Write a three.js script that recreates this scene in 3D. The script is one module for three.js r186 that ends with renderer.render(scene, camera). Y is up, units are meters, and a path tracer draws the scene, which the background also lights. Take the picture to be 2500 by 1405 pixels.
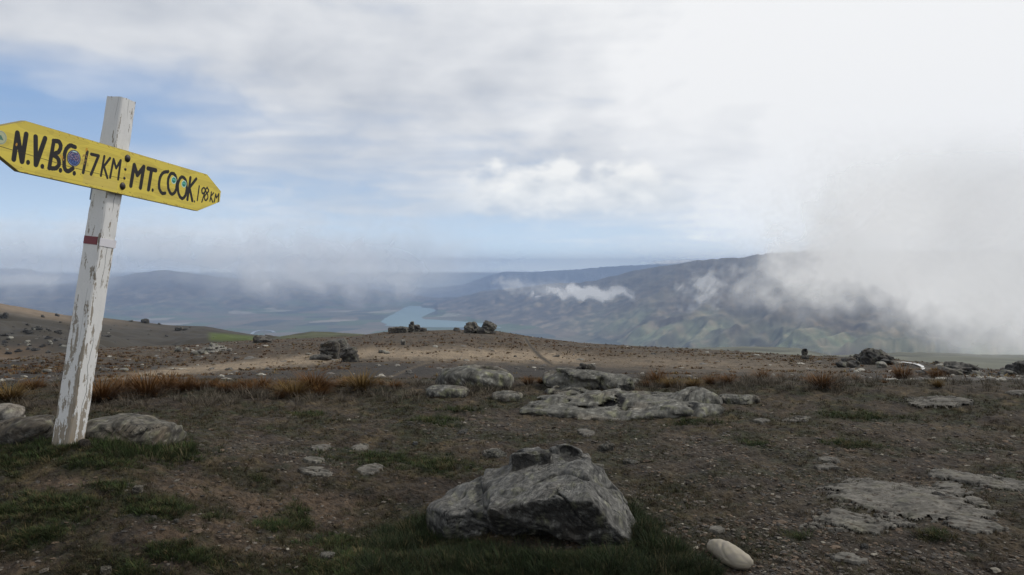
import * as THREE from 'three';
import { mergeGeometries } from 'three/addons/utils/BufferGeometryUtils.js';
import { ConvexHull } from 'three/addons/math/ConvexHull.js';
import { createNoise2D, createNoise3D } from 'simplex-noise';

/* ---------- camera, sky, sun, exposure ---------- */
function rng(seed) { return () => { seed = (seed + 0x6d2b79f5) | 0; let t = Math.imul(seed ^ (seed >>> 15), 1 | seed); t = (t + Math.imul(t ^ (t >>> 7), 61 | t)) ^ t; return ((t ^ (t >>> 14)) >>> 0) / 4294967296; }; }
const n2 = createNoise2D(rng(11)), n3 = createNoise3D(rng(23));
const clamp = (x, a = 0, b = 1) => Math.min(b, Math.max(a, x)), mix = (a, b, t) => a + (b - a) * t;
const sst = (a, b, x) => { const t = clamp((x - a) / (b - a)); return t * t * (3 - 2 * t); };
const gauss = (x, s) => Math.exp(-0.5 * (x / s) * (x / s));
function fbm2(x, y, o = 4, g = 0.5, l = 2.03) { let s = 0, a = 1, n = 0; for (let i = 0; i < o; i++) { s += a * n2(x + i * 17.3, y - i * 9.1); n += a; a *= g; x *= l; y *= l; } return s / n; }
function fbm3(x, y, z, o = 4, g = 0.5) { let s = 0, a = 1, n = 0; for (let i = 0; i < o; i++) { s += a * n3(x + i * 7.7, y, z - i * 5.1); n += a; a *= g; x *= 2.03; y *= 2.03; z *= 2.03; } return s / n; }
function ridged(x, y, o = 4) { let s = 0, a = 1, n = 0; for (let i = 0; i < o; i++) { s += a * (1 - Math.abs(n2(x + i * 31.7, y + i * 13.1))); n += a; a *= 0.5; x *= 2.05; y *= 2.05; } return s / n; }
const lut = (pts) => (x) => { if (x <= pts[0][0]) return pts[0][1]; for (let i = 1; i < pts.length; i++) if (x <= pts[i][0]) { const [a, p] = pts[i - 1], [b, q] = pts[i]; let t = (x - a) / (b - a); return mix(p, q, t); } return pts[pts.length - 1][1]; };

const scene = new THREE.Scene();
const F = 1853, CX = 1250, HORIZON = 665, EYE = 1.6, PITCH = Math.atan((702.5 - HORIZON) / F);
const camera = new THREE.PerspectiveCamera(2 * Math.atan(702.5 / F) * 180 / Math.PI, 1024 / 575, 0.1, 200000);
camera.position.set(0, EYE, 0);
camera.rotation.x = -PITCH;
const renderer = new THREE.WebGLRenderer({ antialias: true });
renderer.toneMapping = THREE.LinearToneMapping;
renderer.toneMappingExposure = 1.0;
renderer.shadowMap.enabled = true;
const SUN_AZ = 68 * Math.PI / 180, SUN_EL = 44 * Math.PI / 180;   // to the right of the view, behind thin cloud
const sunDir = new THREE.Vector3(Math.sin(SUN_AZ) * Math.cos(SUN_EL), Math.sin(SUN_EL), -Math.cos(SUN_AZ) * Math.cos(SUN_EL));
const sun = new THREE.DirectionalLight(new THREE.Color().setRGB(1, 0.965, 0.91), 1.45);
sun.position.copy(sunDir).multiplyScalar(400);
sun.castShadow = true; sun.shadow.radius = 14;
Object.assign(sun.shadow.camera, { left: -60, right: 60, top: 60, bottom: -60, near: 1, far: 900 });
sun.shadow.mapSize.set(2048, 2048);
scene.add(sun, sun.target);

function skyTexture() {
  const W = 3072, H = 1536, data = new Float32Array(W * H * 4), D = 180 / Math.PI;
  for (let j = 0; j < H; j++) {
    const el = ((j + 0.5) / H - 0.5) * Math.PI, y = Math.sin(el), e = el * D;
    for (let i = 0; i < W; i++) {
      const ph = ((i + 0.5) / W - 0.5) * 2 * Math.PI, x = Math.cos(ph) * Math.cos(el), z = Math.sin(ph) * Math.cos(el), o = (j * W + i) * 4;
      if (y < -0.02) { data[o] = 0.42; data[o + 1] = 0.47; data[o + 2] = 0.52; data[o + 3] = 1; continue; }
      const a = Math.atan2(x, -z) * D;                                             // degrees right of the view
      const cs = x * sunDir.x + y * sunDir.y + z * sunDir.z, near = Math.pow(clamp(cs * 0.5 + 0.5), 5);
      const h = Math.exp(-Math.max(e, 0) / 7);
      let r = mix(0.17, 0.74, h), g = mix(0.33, 0.88, h), b = mix(0.64, 0.96, h);
      // stratus on a level deck, drawn out towards the horizon
      const k = 1 / (Math.max(y, 0) + 0.1), u = x * k, v = z * k;
      const big = fbm2(u * 0.55 + 3.1, v * 0.55 + 1.7, 4), fine = fbm2(u * 1.9 + 9.2 + big, v * 1.9 - 4.4, 5), streak = fbm2(a * 0.05 + 2.2 + fine * 0.25, e * 0.75 + fine * 0.3 + 8.8, 5);
      const soft = fbm3(x * 5, y * 9, z * 5, 5);
      let c = 0.98 + 0.26 * big + 0.16 * fine + 0.12 * streak * (1 - sst(8, 22, e));
      c += 0.5 * sst(9, 26, a) * (1 - sst(120, 160, Math.abs(a)));                  // thick bright cloud under the sun
      c -= 0.95 * gauss(a + 35, 9.5) * gauss(e - 9.5 - 0.06 * (a + 34), 2.9) + 0.8 * gauss(a + 35, 8) * gauss(e - 4.6, 1.2);
      c -= 0.36 * gauss(a + 14, 13) * gauss(e - 5.5, 3.0) + 0.60 * gauss(a - 3, 11) * gauss(e - 2.4, 1.5);
      c += 0.3 * sst(12, 17, e) * (1 - sst(25, 50, e));
      c -= 0.28 * gauss(a + 9, 5) * gauss(e - 19, 1.6) + 0.3 * gauss(a + 19, 4) * gauss(e - 19.5, 1.2);
      c = sst(0.05, 1.02, c + 0.12 * soft);
      const lum = clamp(0.40 + 0.34 * soft + 0.16 * fine + 0.05 * streak - 0.26 * gauss(a - 4, 12) * gauss(e - 6, 4) + 1.15 * near + 0.44 * sst(-8, 24, a) * (1 - sst(90, 150, Math.abs(a))) - 0.06 * sst(10, 17, e) * sst(10, -20, a));
      const thick = 1 - 0.55 * sst(23, 55, e);                                       // deck overhead, out of view, greyed to dim the ground
      let cr = mix(0.47, 0.95, lum) * thick, cg = mix(0.51, 0.955, lum) * thick, cb = mix(0.58, 0.96, lum) * thick;
      r = mix(r, cr, c); g = mix(g, cg, c); b = mix(b, cb, c);
      // a heaped cloud low over the valley, and small ones strewn along that height all round
      const heap = (a0, e0, w, hgt, s) => {
        const da = a - a0, q = fbm2(a * 0.2 + s, e * 0.42 + s, 5, 0.55), q2 = fbm2(a * 0.16 + s * 2, s, 3);
        const top = e0 + hgt * (0.8 + 0.5 * q2) * Math.sqrt(clamp(1 - (da / w) * (da / w))), inside = sst(-0.55, 0.75, (top - e) * 0.9 + q * 1.15) * sst(-0.5, 1.5, e - e0 + hgt * 0.75 + q * 1.0) * sst(w * 1.05, w * 0.6, Math.abs(da) + q * 2.5);
        return [clamp(inside) * 0.95, clamp(0.30 + 0.6 * sst(e0 - hgt, e0 + hgt, e) + 0.6 * q)];
      };
      for (const q of [[4.0, 6.0, 10.5, 2.5, 1.3], [13.5, 2.1, 2.4, 0.5, 4.4], [-70, 6, 14, 2, 7.7], [-120, 5, 16, 2.2, 3.3], [150, 6, 13, 2, 5.1]]) {
        if (Math.abs(a - q[0]) > q[2] * 1.2 || e > q[1] + 5 || e < q[1] - 4) continue;
        const [ca, cl] = heap(...q);
        r = mix(r, mix(0.62, 1.02, cl), ca); g = mix(g, mix(0.66, 1.01, cl), ca); b = mix(b, mix(0.71, 0.98, cl), ca);
      }
      const low = 0.85 * Math.exp(-Math.max(e, 0) / 2.5); r += low * 0.84; g += low; b += low * 1.06;
      const glow = 0.5 * Math.pow(clamp(cs), 24);
      data[o] = r + glow; data[o + 1] = g + glow * 0.98; data[o + 2] = b + glow * 0.94; data[o + 3] = 1;
    }
  }
  const t = new THREE.DataTexture(data, W, H, THREE.RGBAFormat, THREE.FloatType);
  t.mapping = THREE.EquirectangularReflectionMapping; t.magFilter = t.minFilter = THREE.LinearFilter; t.needsUpdate = true;
  return t;
}
scene.background = skyTexture();
scene.environment = scene.background;
scene.fog = new THREE.FogExp2(new THREE.Color().setRGB(0.46, 0.645, 1.0), 4.8e-5);

/* ---------- helpers ---------- */
const V = (x, y, z) => new THREE.Vector3(x, y, z);
const cp = Math.cos(PITCH), sp = Math.sin(PITCH);
const turn = (x, y, z) => V(x, y * cp + z * sp, -y * sp + z * cp);                // from the camera's axes to the world's
const P = (px, py, d) => turn((px - CX) / F * d, (702.5 - py) / F * d, -d).add(V(0, EYE, 0));
const colOf = (x, z) => CX + F * x / Math.max(0.05, -z);                         // which way a place lies, seen from the path
const rgb = (r, g, b) => new THREE.Color().setRGB(r, g, b);
const used = new Map();
function numbered(name) { const k = used.get(name) ?? 0; used.set(name, k + 1); return k ? name + '_' + String(k).padStart(3, '0') : name; }
function tag(o, label, category, group, kind) { if (label) o.userData.label = label; if (category) o.userData.category = category; if (group) o.userData.group = group; if (kind) o.userData.kind = kind; return o; }
function mesh(name, g, m, parent = scene) { const o = new THREE.Mesh(g, m); o.name = parent === scene ? numbered(name) : name; o.castShadow = o.receiveShadow = true; parent.add(o); return o; }
function geo(pos, idx, col, uv, size = 3) {
  const g = new THREE.BufferGeometry();
  g.setAttribute('position', new THREE.BufferAttribute(Float32Array.from(pos), 3));
  if (col) g.setAttribute('color', new THREE.BufferAttribute(Float32Array.from(col), size));
  if (uv) g.setAttribute('uv', new THREE.BufferAttribute(Float32Array.from(uv), 2));
  if (idx) g.setIndex(new THREE.BufferAttribute(Uint32Array.from(idx), 1));
  g.computeVertexNormals();
  return g;
}
function tile(n, f, srgb) {                                                      // a seamless grey-scale or coloured tile
  const d = new Uint8Array(n * n * 4);
  for (let j = 0; j < n; j++) for (let i = 0; i < n; i++) { const c = f(i / n, j / n); for (let k = 0; k < 3; k++) d[(j * n + i) * 4 + k] = 255 * clamp(Array.isArray(c) ? c[k] : c); d[(j * n + i) * 4 + 3] = 255; }
  const t = new THREE.DataTexture(d, n, n); t.wrapS = t.wrapT = THREE.RepeatWrapping; t.magFilter = THREE.LinearFilter; t.minFilter = THREE.LinearMipmapLinearFilter; t.generateMipmaps = true; if (srgb) t.colorSpace = THREE.SRGBColorSpace; t.needsUpdate = true; return t;
}
function outward(g, c = V(0, 0, 0)) { const p = g.attributes.position, n = g.attributes.normal; let s = 0; for (let i = 0; i < p.count; i++) s += n.getX(i) * (p.getX(i) - c.x) + n.getY(i) * (p.getY(i) - c.y) + n.getZ(i) * (p.getZ(i) - c.z); if (s < 0) { const I = g.index.array; for (let i = 0; i < I.length; i += 3) { const t = I[i]; I[i] = I[i + 1]; I[i + 1] = t; } g.computeVertexNormals(); } return g; }
const hash2 = (i, j, k) => { let h = Math.imul(i, 374761393) ^ Math.imul(j, 668265263) ^ Math.imul(k + 1, 1274126177); h = Math.imul(h ^ (h >>> 13), 1274126177); return ((h ^ (h >>> 16)) >>> 0) / 4294967296; };
function lattice(x, y, n, k) { const i = Math.floor(x), j = Math.floor(y), q = (t) => t * t * t * (t * (t * 6 - 15) + 10), u = q(x - i), v = q(y - j), m = (a) => ((a % n) + n) % n, g = (a, b) => { const t = hash2(m(a), m(b), k) * 6.2832; return Math.cos(t) * (x - a) + Math.sin(t) * (y - b); }; return 1.5 * mix(mix(g(i, j), g(i + 1, j), u), mix(g(i, j + 1), g(i + 1, j + 1), u), v); }
const ring = (u, v, s, o) => { let t = 0, k = 1, n = 0; for (let i = 0; i < o; i++) { const q = s * 2 ** i; t += k * lattice(u * q, v * q, q, i + s * 7); n += k; k *= 0.66; } return 1.5 * t / n; };
const earthBump = tile(512, (u, v) => 0.5 + 0.5 * ring(u, v, 7, 5));
const earthTone = tile(512, (u, v) => { const a = ring(u, v, 7, 5), b = ring(v, u, 24, 3); return clamp(0.70 + 0.42 * a + 0.34 * b); });
const rockBump = tile(512, (u, v) => clamp(0.5 + 0.35 * ring(u, v, 5, 5) + 0.25 * (1 - 2 * Math.abs(ring(v, u, 3, 4)))));
const rockTone = tile(512, (u, v) => { const a = ring(u, v, 6, 5), c = Math.abs(ring(v, u, 3, 4)), k = ring(v, u, 2, 2); return clamp(0.72 + 0.60 * a - 0.6 * sst(0.05, 0.0, c) * sst(0, 0.4, k)); });

/* ---------- the lie of the land ---------- */
// crest of the near ridge: how far it is and how low it stands below the eye (as photo rows), by direction
const crestRow = lut([[-900, 900], [-300, 892], [0, 880], [120, 866], [240, 850], [480, 842], [600, 832], [700, 828], [860, 822], [930, 812], [1000, 809], [1100, 806], [1210, 808], [1300, 823], [1420, 838], [1600, 848], [1750, 855], [1900, 865], [2000, 870], [2100, 873], [2200, 880], [2300, 888], [2400, 900], [2500, 906], [2800, 900], [3400, 890]]);
const crestFar = lut([[-900, 90], [0, 130], [480, 165], [900, 185], [1210, 185], [1420, 160], [1750, 120], [2000, 80], [2150, 58], [2250, 44], [2400, 34], [2500, 30], [3400, 26]]);
const EDGE = 11;
let onSlabs = null;                                                              // bare bedrock: smoother than the soil
const edgeRow = HORIZON + F * EYE / EDGE;
function nearHeight(x, z) {
  const d2 = (cx, cz, sx, sz) => Math.exp(-0.5 * (((x - cx) / sx) ** 2 + ((z - cz) / sz) ** 2));
  let h = 0.025 * d2(-3.2, -5.46, 0.17, 0.14) + 0.36 * d2(-3.5, -5.75, 1.15, 0.95) + 0.10 * d2(-2.1, -4.6, 0.5, 0.42) + 0.06 * d2(-2.4, -4.2, 0.8, 0.5) - 0.07 * d2(-1.55, -4.95, 0.55, 0.4) - 0.05 * d2(-0.9, -4.7, 0.8, 0.4);
  h += 0.05 * fbm2(x * 0.28 + 4, z * 0.28, 2) + 0.022 * n2(x * 1.1, z * 1.1 + 7);
  return h;
}
const micro = (x, z) => 0.011 * n2(x * 3.3 + 5, z * 3.3) + 0.008 * n2(x * 8.1, z * 8.1 + 2) + 0.0055 * n2(x * 19, z * 19) + 0.003 * n2(x * 43, z * 43);
function ground(x, z, fine = true) {
  const r = Math.hypot(x, z);
  let h = 0;
  if (r < 14) h = nearHeight(x, z);
  if (r > 9) {
    const col = z < -0.2 ? clamp(colOf(x, z), -900, 3400) : (x < 0 ? -900 : 3400), cosA = z < -0.2 ? Math.max(0.3, -z / r) : 0.5, rc = crestFar(col), yc = crestRow(col);
    const t = clamp(Math.log(r / EDGE) / Math.log(rc / EDGE), 0, 1.6), row = r < EDGE ? HORIZON + F * EYE / r : edgeRow + (yc - edgeRow) * Math.pow(Math.min(t, 1), 1.5);
    let far = EYE - (row - HORIZON) / F * r * cosA;
    if (r > rc) far -= (r - rc) * (r - rc) / (r - rc + 25) * 0.42;
    far += (0.02 + 0.0045 * (r - 9)) * sst(9, 30, r) * (fbm2(x * 0.09 + 2, z * 0.09, 3) + 0.35 * fbm2(x * 0.5, z * 0.5, 2)) * sst(1.0, 0.8, t);
    h = mix(h, far, sst(9, 14, r));
  }
  return fine && r < 40 ? h + micro(x, z) * sst(40, 14, r) * (onSlabs ? 1 - 0.92 * onSlabs(x, z) : 1) : h;
}
function at(px, py) {                                                             // where the line of sight through a photo point meets the ground
  const d = P(px, py, 1).sub(V(0, EYE, 0)), k = 1 / Math.hypot(d.x, d.z);
  let a = 2;
  for (let r = 2; r < 420; r *= 1.01) { if (EYE + d.y * k * r < ground(d.x * k * r, d.z * k * r, false)) { let b = r; for (let i = 0; i < 24; i++) { const m = (a + b) / 2; if (EYE + d.y * k * m < ground(d.x * k * m, d.z * k * m, false)) b = m; else a = m; } break; } a = r; }
  if (a > 400) a = crestFar(px);
  return V(d.x * k * a, ground(d.x * k * a, d.z * k * a), d.z * k * a);
}
const rowOf = (x, y, z) => HORIZON + F * (EYE - y) / Math.max(0.05, -z);

/* what grows where: patches given by the photo points round which they lie */
function patch(px, py, w, h) { const c = at(px, py), r = at(px + w, py), n = at(px, py + h), f = at(px, py - h); return { x: c.x, z: (n.z + f.z) / 2, a: Math.max(0.04, Math.abs(r.x - c.x)), b: Math.max(0.05, Math.abs(f.z - n.z) / 2) }; }
const inPatches = (list, x, z, wob) => { let m = 0; for (const p of list) { const dx = (x - p.x) / p.a, dz = (z - p.z) / p.b, q = dx * dx + dz * dz; if (q < 6) m = Math.max(m, sst(1.5, 0.25, Math.sqrt(q) + wob)); } return m; };
const lush = [[60, 1110, 130, 32], [240, 1128, 130, 22], [400, 1105, 110, 30], [470, 1125, 60, 10], [100, 1250, 170, 45], [380, 1240, 140, 22], [520, 1265, 40, 10], [470, 1360, 110, 32], [330, 1395, 100, 20], [690, 1280, 60, 36], [640, 1172, 30, 8], [940, 1122, 130, 16], [1080, 1140, 80, 16], [900, 1390, 140, 40], [820, 1330, 60, 20], [1840, 1085, 40, 8], [2080, 1085, 50, 7], [2280, 1310, 70, 10], [760, 1012, 50, 7], [60, 1310, 90, 25], [1950, 1308, 40, 8], [1060, 1030, 60, 9], [1690, 1032, 70, 7], [2100, 1020, 120, 10], [1130, 1002, 60, 6], [250, 1190, 60, 12]].map((q) => patch(...q));
const thick = [[1250, 1388, 250, 28], [1060, 1300, 80, 34], [1570, 1300, 46, 40], [1510, 1385, 140, 34], [1080, 1385, 170, 34], [1660, 1392, 80, 26], [1540, 1265, 30, 24], [1620, 1350, 60, 34], [985, 1320, 70, 40], [920, 1392, 90, 26]].map((q) => patch(...q));
const bare = [[440, 1195, 120, 26], [560, 1210, 150, 34], [760, 1220, 140, 26], [520, 1290, 110, 26], [640, 1240, 90, 30], [180, 1180, 120, 16], [420, 1310, 120, 18], [60, 1380, 120, 22], [620, 1345, 120, 22], [820, 1270, 80, 20], [190, 1080, 40, 12]].map((q) => patch(...q));
const stony = [[2050, 1200, 500, 110], [1750, 1100, 380, 40], [620, 1090, 130, 30], [760, 1120, 160, 30], [1900, 1340, 480, 90], [2300, 1080, 260, 50], [1250, 1040, 300, 30]].map((q) => patch(...q));
// bedrock laid bare: [photo point, half width, half height], what it is
const SLABS = [
  [[2225, 1232, 170, 46], 'broad pale bedrock slab with a dark stone on it', { n: 150, ragged: 0.75 }],
  [[2412, 1182, 56, 30], 'pale tongue of bedrock right of the broad slab', { turn: 0.7, ragged: 0.7 }],
  [[2312, 1188, 36, 11], 'ragged pale patch of bedrock above the broad slab'],
  [[2090, 1282, 100, 22], 'broken pale bedrock fragments left below the broad slab', { n: 140, ragged: 1.5 }],
  [[2375, 1285, 62, 18], 'low pale slab below the right end of the broad slab', { ragged: 0.7 }],
  [[2385, 1228, 24, 12], 'pale bedrock between the broad slab and the tongue'],
  [[2490, 1190, 34, 26], 'pale bedrock reaching in from the right edge of the picture', { ragged: 0.8 }],
  [[2020, 1143, 34, 7], 'small pale patch of bedrock below the low stone near the right middle', { ragged: 1.1 }],
  [[2028, 1127, 26, 6], 'small pale patch of bedrock just above that by the right middle', { ragged: 1.1 }],
  [[1945, 1026, 40, 6], 'long thin bedrock slab on the open ground right of the outcrop'],
  [[1858, 1030, 18, 5], 'short thin bedrock slab right under the outcrop end'],
  [[2300, 986, 84, 13], 'flat bedrock in the turf near the right rise', { ragged: 0.9, high: 0.03 }],
  [[2486, 961, 34, 5], 'thin bedrock edge at the right side of the picture'],
  [[775, 1098, 24, 7], 'pale flat slab on the path left of the boulder, upper one', { ragged: 0.7 }],
  [[768, 1156, 40, 9], 'pale flat slab on the path left of the boulder, lower one', { ragged: 0.7 }],
  [[766, 1126, 28, 7], 'grey slab between the path slabs', { ragged: 0.6 }],
  [[902, 1150, 30, 13], 'pale triangular slab right of the path slabs', { ragged: 0.7 }],
  [[882, 1094, 20, 8], 'narrow pale slab above the triangular one', { ragged: 0.5 }],
  [[2070, 1368, 40, 12], 'little pale bedrock patch near the bottom right', { ragged: 1.0 }],
  [[1745, 1298, 26, 9], 'pale bedrock speck right of the grey river stone', { ragged: 1.0 }],
  [[1200, 1110, 24, 9], 'little bedrock patch on the bare ground above the boulder', { ragged: 0.6 }],
  [[1432, 1060, 18, 9], 'pale bedrock sliver below the wide outcrop', { ragged: 0.6 }],
];
const slabPatches = SLABS.map(([q]) => patch(...q));
onSlabs = (x, z) => { let m = 0; for (const p of slabPatches) { const dx = (x - p.x) / p.a, dz = (z - p.z) / p.b, q = dx * dx + dz * dz; if (q < 4) m = Math.max(m, sst(1.7, 1.1, Math.sqrt(q))); } return m; };
const trackA = [[880, 940], [945, 925], [985, 908], [1010, 898], [1050, 884]], trackB = [[1283, 826], [1292, 842], [1304, 856], [1322, 874], [1350, 893]];
const toTrack = (list, px, py) => { let best = 1e9; for (let i = 1; i < list.length; i++) { const [a, b] = list[i - 1], [c, d] = list[i], ux = c - a, uy = (d - b) * 2.2, t = clamp(((px - a) * ux + (py - b) * 2.2 * uy) / (ux * ux + uy * uy)); best = Math.min(best, Math.hypot(px - a - ux * t, (py - b) * 2.2 - uy * t)); } return best; };
const paleRow = lut([[0, 945], [240, 930], [420, 908], [600, 893], [760, 880], [900, 862], [1050, 866], [1200, 868], [1320, 872], [1500, 884], [1800, 893], [2100, 905]]);
const paleWide = lut([[0, 4], [300, 7], [600, 8], [900, 9], [1200, 11], [1400, 10], [1700, 14], [2100, 10]]);
function masks(x, z) {
  const w = 0.45 * n2(x * 2.3, z * 2.3) + 0.3 * n2(x * 6.1 + 3, z * 6.1) + 0.2 * n2(x * 17, z * 17);
  const t = inPatches(thick, x, z, w * 0.5), l = Math.max(t, inPatches(lush, x, z, w));
  return { thick: t, lush: l, bare: inPatches(bare, x, z, w * 0.7), stony: inPatches(stony, x, z, w * 0.8) };
}
const C = { soil: [0.064, 0.044, 0.028], bare: [0.150, 0.100, 0.062], stone: [0.088, 0.074, 0.060], green: [0.018, 0.028, 0.006], dry: [0.094, 0.067, 0.028], turf: [0.036, 0.041, 0.012], rust: [0.118, 0.054, 0.014], pale: [0.40, 0.305, 0.20], dark: [0.046, 0.037, 0.028], tan: [0.155, 0.115, 0.069] };
const blend = (c, k, t) => { for (let i = 0; i < 3; i++) c[i] = mix(c[i], k[i], t); };
function groundColor(x, y, z) {
  const r = Math.hypot(x, z), c = C.soil.slice(), a = fbm2(x * 0.55, z * 0.55, 3), b = fbm2(x * 3.1 + 8, z * 3.1, 3), d = n2(x * 14, z * 14);
  if (r < 16) {
    const m = masks(x, z);
    blend(c, C.dry, clamp(0.45 + 0.7 * a + 0.5 * b) * 0.75);
    blend(c, C.turf, clamp(0.28 + 1.6 * fbm2(x * 0.8 + 40, z * 0.8, 3) + 0.6 * b) * 0.95);
    blend(c, [0.125, 0.088, 0.042], sst(0.15, 0.6, fbm2(x * 1.3 + 90, z * 1.3, 3)) * 0.7);
    blend(c, C.green, sst(0.2, 0.6, fbm2(x * 1.7 + 60, z * 1.7 + 5, 4)) * 0.65 * (1 - 0.6 * m.bare));
    blend(c, [0.040, 0.029, 0.021], sst(0.15, 0.55, fbm2(x * 2.6 + 10, z * 2.6 + 50, 3)) * 0.6);
    blend(c, C.stone, m.stony * clamp(0.45 + 0.7 * b) * 0.6);
    blend(c, C.bare, m.bare * clamp(0.85 + 0.4 * b));
    blend(c, C.green, m.lush * clamp(0.75 + 0.5 * b) * (1 - 0.4 * m.bare));
    const k = (1 + 0.30 * b + 0.22 * d + 0.2 * n2(x * 31, z * 31)) * mix(0.74, 1, sst(4.2, 8.5, r + 0.6 * a));   // shade of the near foreground painted into the soil colour
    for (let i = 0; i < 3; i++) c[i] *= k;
  }
  if (r > 10) {
    const px = z < -0.2 ? colOf(x, z) : -900, py = rowOf(x, y, z), f = [...C.dark], lit = sst(900, 870, py), sx = x / Math.max(8, r) * 60, sy = py * 0.30;  // lit: sunlight on the middle distance put into the ground colour
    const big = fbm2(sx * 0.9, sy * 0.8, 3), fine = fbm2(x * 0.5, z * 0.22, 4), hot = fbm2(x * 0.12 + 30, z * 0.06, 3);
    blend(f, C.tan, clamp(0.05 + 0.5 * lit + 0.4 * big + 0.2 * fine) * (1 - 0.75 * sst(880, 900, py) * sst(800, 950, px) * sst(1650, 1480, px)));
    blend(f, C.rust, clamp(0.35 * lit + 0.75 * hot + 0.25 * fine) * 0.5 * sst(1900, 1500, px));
    const pm = gauss(py - paleRow(px) - 3 * big, paleWide(px)) * sst(150, 420, px) * mix(1, 0.42, sst(1330, 1480, px)) * sst(2300, 1800, px);
    blend(f, C.pale, clamp(pm * (1.15 + 0.4 * fine)));  // pale bare soil, its sunlit brightness put into the colour too
    const ta = sst(7, 3, toTrack(trackA, px, py)), tb = toTrack(trackB, px, py);
    blend(f, C.tan, ta * 0.8); blend(f, C.tan, sst(9, 5, tb)); blend(f, C.dark, sst(3.5, 1.5, tb) * 0.8);
    blend(f, [0.10, 0.09, 0.075], sst(2000, 2300, px) * sst(60, 25, r) * 0.7);
    const s = 1 + 0.3 * fine + 0.12 * d; for (let i = 0; i < 3; i++) f[i] *= s;
    blend(c, f, sst(10.5, 15, r));
  }
  return c;
}
{
  const az = [], dense = 0.092 * Math.PI / 180;
  for (let a = -42 * Math.PI / 180; a < 42 * Math.PI / 180; a += dense) az.push(a);
  for (let d = 42; d <= 318; d += 4) az.push(d * Math.PI / 180);
  const NR = [10, 270, 130, 26], N = NR.reduce((s, n) => s + n, 0), pos = [], col = [], uv = [], idx = [];
  for (let i = 0; i < az.length; i++) {
    const sx = Math.sin(az[i]), sz = -Math.cos(az[i]), px = sz < -0.2 ? clamp(CX + F * sx / -sz, -900, 3400) : (sx < 0 ? -900 : 3400), rc = crestFar(px);
    for (let j = 0; j < N; j++) {
      let r;
      if (j < 10) r = 0.2 + 3.2 * j / 10; else if (j < 280) r = 1 / mix(1 / 3.4, 1 / 11.5, (j - 10) / 270); else if (j < 410) r = 11.5 * Math.pow(rc / 11.5, (j - 280) / 130); else r = rc + Math.pow((j - 410 + 1) / 26, 2) * 420;
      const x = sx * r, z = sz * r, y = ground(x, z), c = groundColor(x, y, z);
      pos.push(x, y, z); col.push(...c); uv.push(x, z);
    }
  }
  for (let i = 0; i < az.length; i++) { const k = (i + 1) % az.length; for (let j = 0; j < N - 1; j++) { const a = i * N + j, b = k * N + j; idx.push(a, b, a + 1, b, b + 1, a + 1); } }
  const g = geo(pos, idx, col, uv);
  if (g.attributes.normal.getY(50) < 0) { const I = g.index.array; for (let i = 0; i < I.length; i += 3) { const t = I[i]; I[i] = I[i + 1]; I[i + 1] = t; } g.computeVertexNormals(); }
  const tone = earthTone.clone(), bump = earthBump.clone(); tone.repeat.set(0.9, 0.9); bump.repeat.set(1.3, 1.3);
  const m = new THREE.MeshStandardMaterial({ vertexColors: true, roughness: 1, map: tone, bumpMap: bump, bumpScale: 0.035 });
  tag(mesh('ground', g, m), 'stony brown tussock ground falling from the flat foreground to a ridge', null, null, 'structure');
}

/* ---------- far country: hills, valley, lake, ranges ---------- */
const FLOOR = -1078;
const dirAt = (px) => { const a = Math.atan((px - CX) / F); return [Math.sin(a), -Math.cos(a), Math.cos(a)]; };
function fan(name, label, px0, px1, nx, dists, height, color, m) {
  const pos = [], col = [], uv = [], idx = [], n = dists.length;
  for (let i = 0; i <= nx; i++) { const px = mix(px0, px1, i / nx), [sx, sz, ca] = dirAt(px);
    for (let j = 0; j < n; j++) { const d = dists[j], r = d / ca, x = sx * r, z = sz * r, y = height(px, d, x, z); pos.push(x, y, z); uv.push(x * 0.01, z * 0.01); } }
  for (let i = 0; i < nx; i++) for (let j = 0; j < n - 1; j++) { const a = i * n + j, b = a + n; idx.push(a, b, a + 1, b, b + 1, a + 1); }
  const g = geo(pos, idx, null, uv), N = g.attributes.normal;
  if (N.getY(5) < 0) { for (let i = 0; i < idx.length; i += 3) { const t = idx[i]; idx[i] = idx[i + 1]; idx[i + 1] = t; } g.setIndex(new THREE.BufferAttribute(Uint32Array.from(idx), 1)); g.computeVertexNormals(); }
  for (let i = 0, k = 0; i <= nx; i++) { const px = mix(px0, px1, i / nx); for (let j = 0; j < n; j++, k++) { const c = color(px, dists[j], pos[k * 3], pos[k * 3 + 1], pos[k * 3 + 2], g.attributes.normal.getY(k)); col.push(c[0], c[1], c[2]); } }
  g.setAttribute('color', new THREE.BufferAttribute(Float32Array.from(col), 3));
  return tag(mesh(name, g, m ?? new THREE.MeshStandardMaterial({ vertexColors: true, roughness: 1 })), label, null, null, 'structure');
}
const steps = (a, b, n, p = 1) => Array.from({ length: n }, (_, i) => a * Math.pow(b / a, Math.pow(i / (n - 1), p)));
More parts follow.
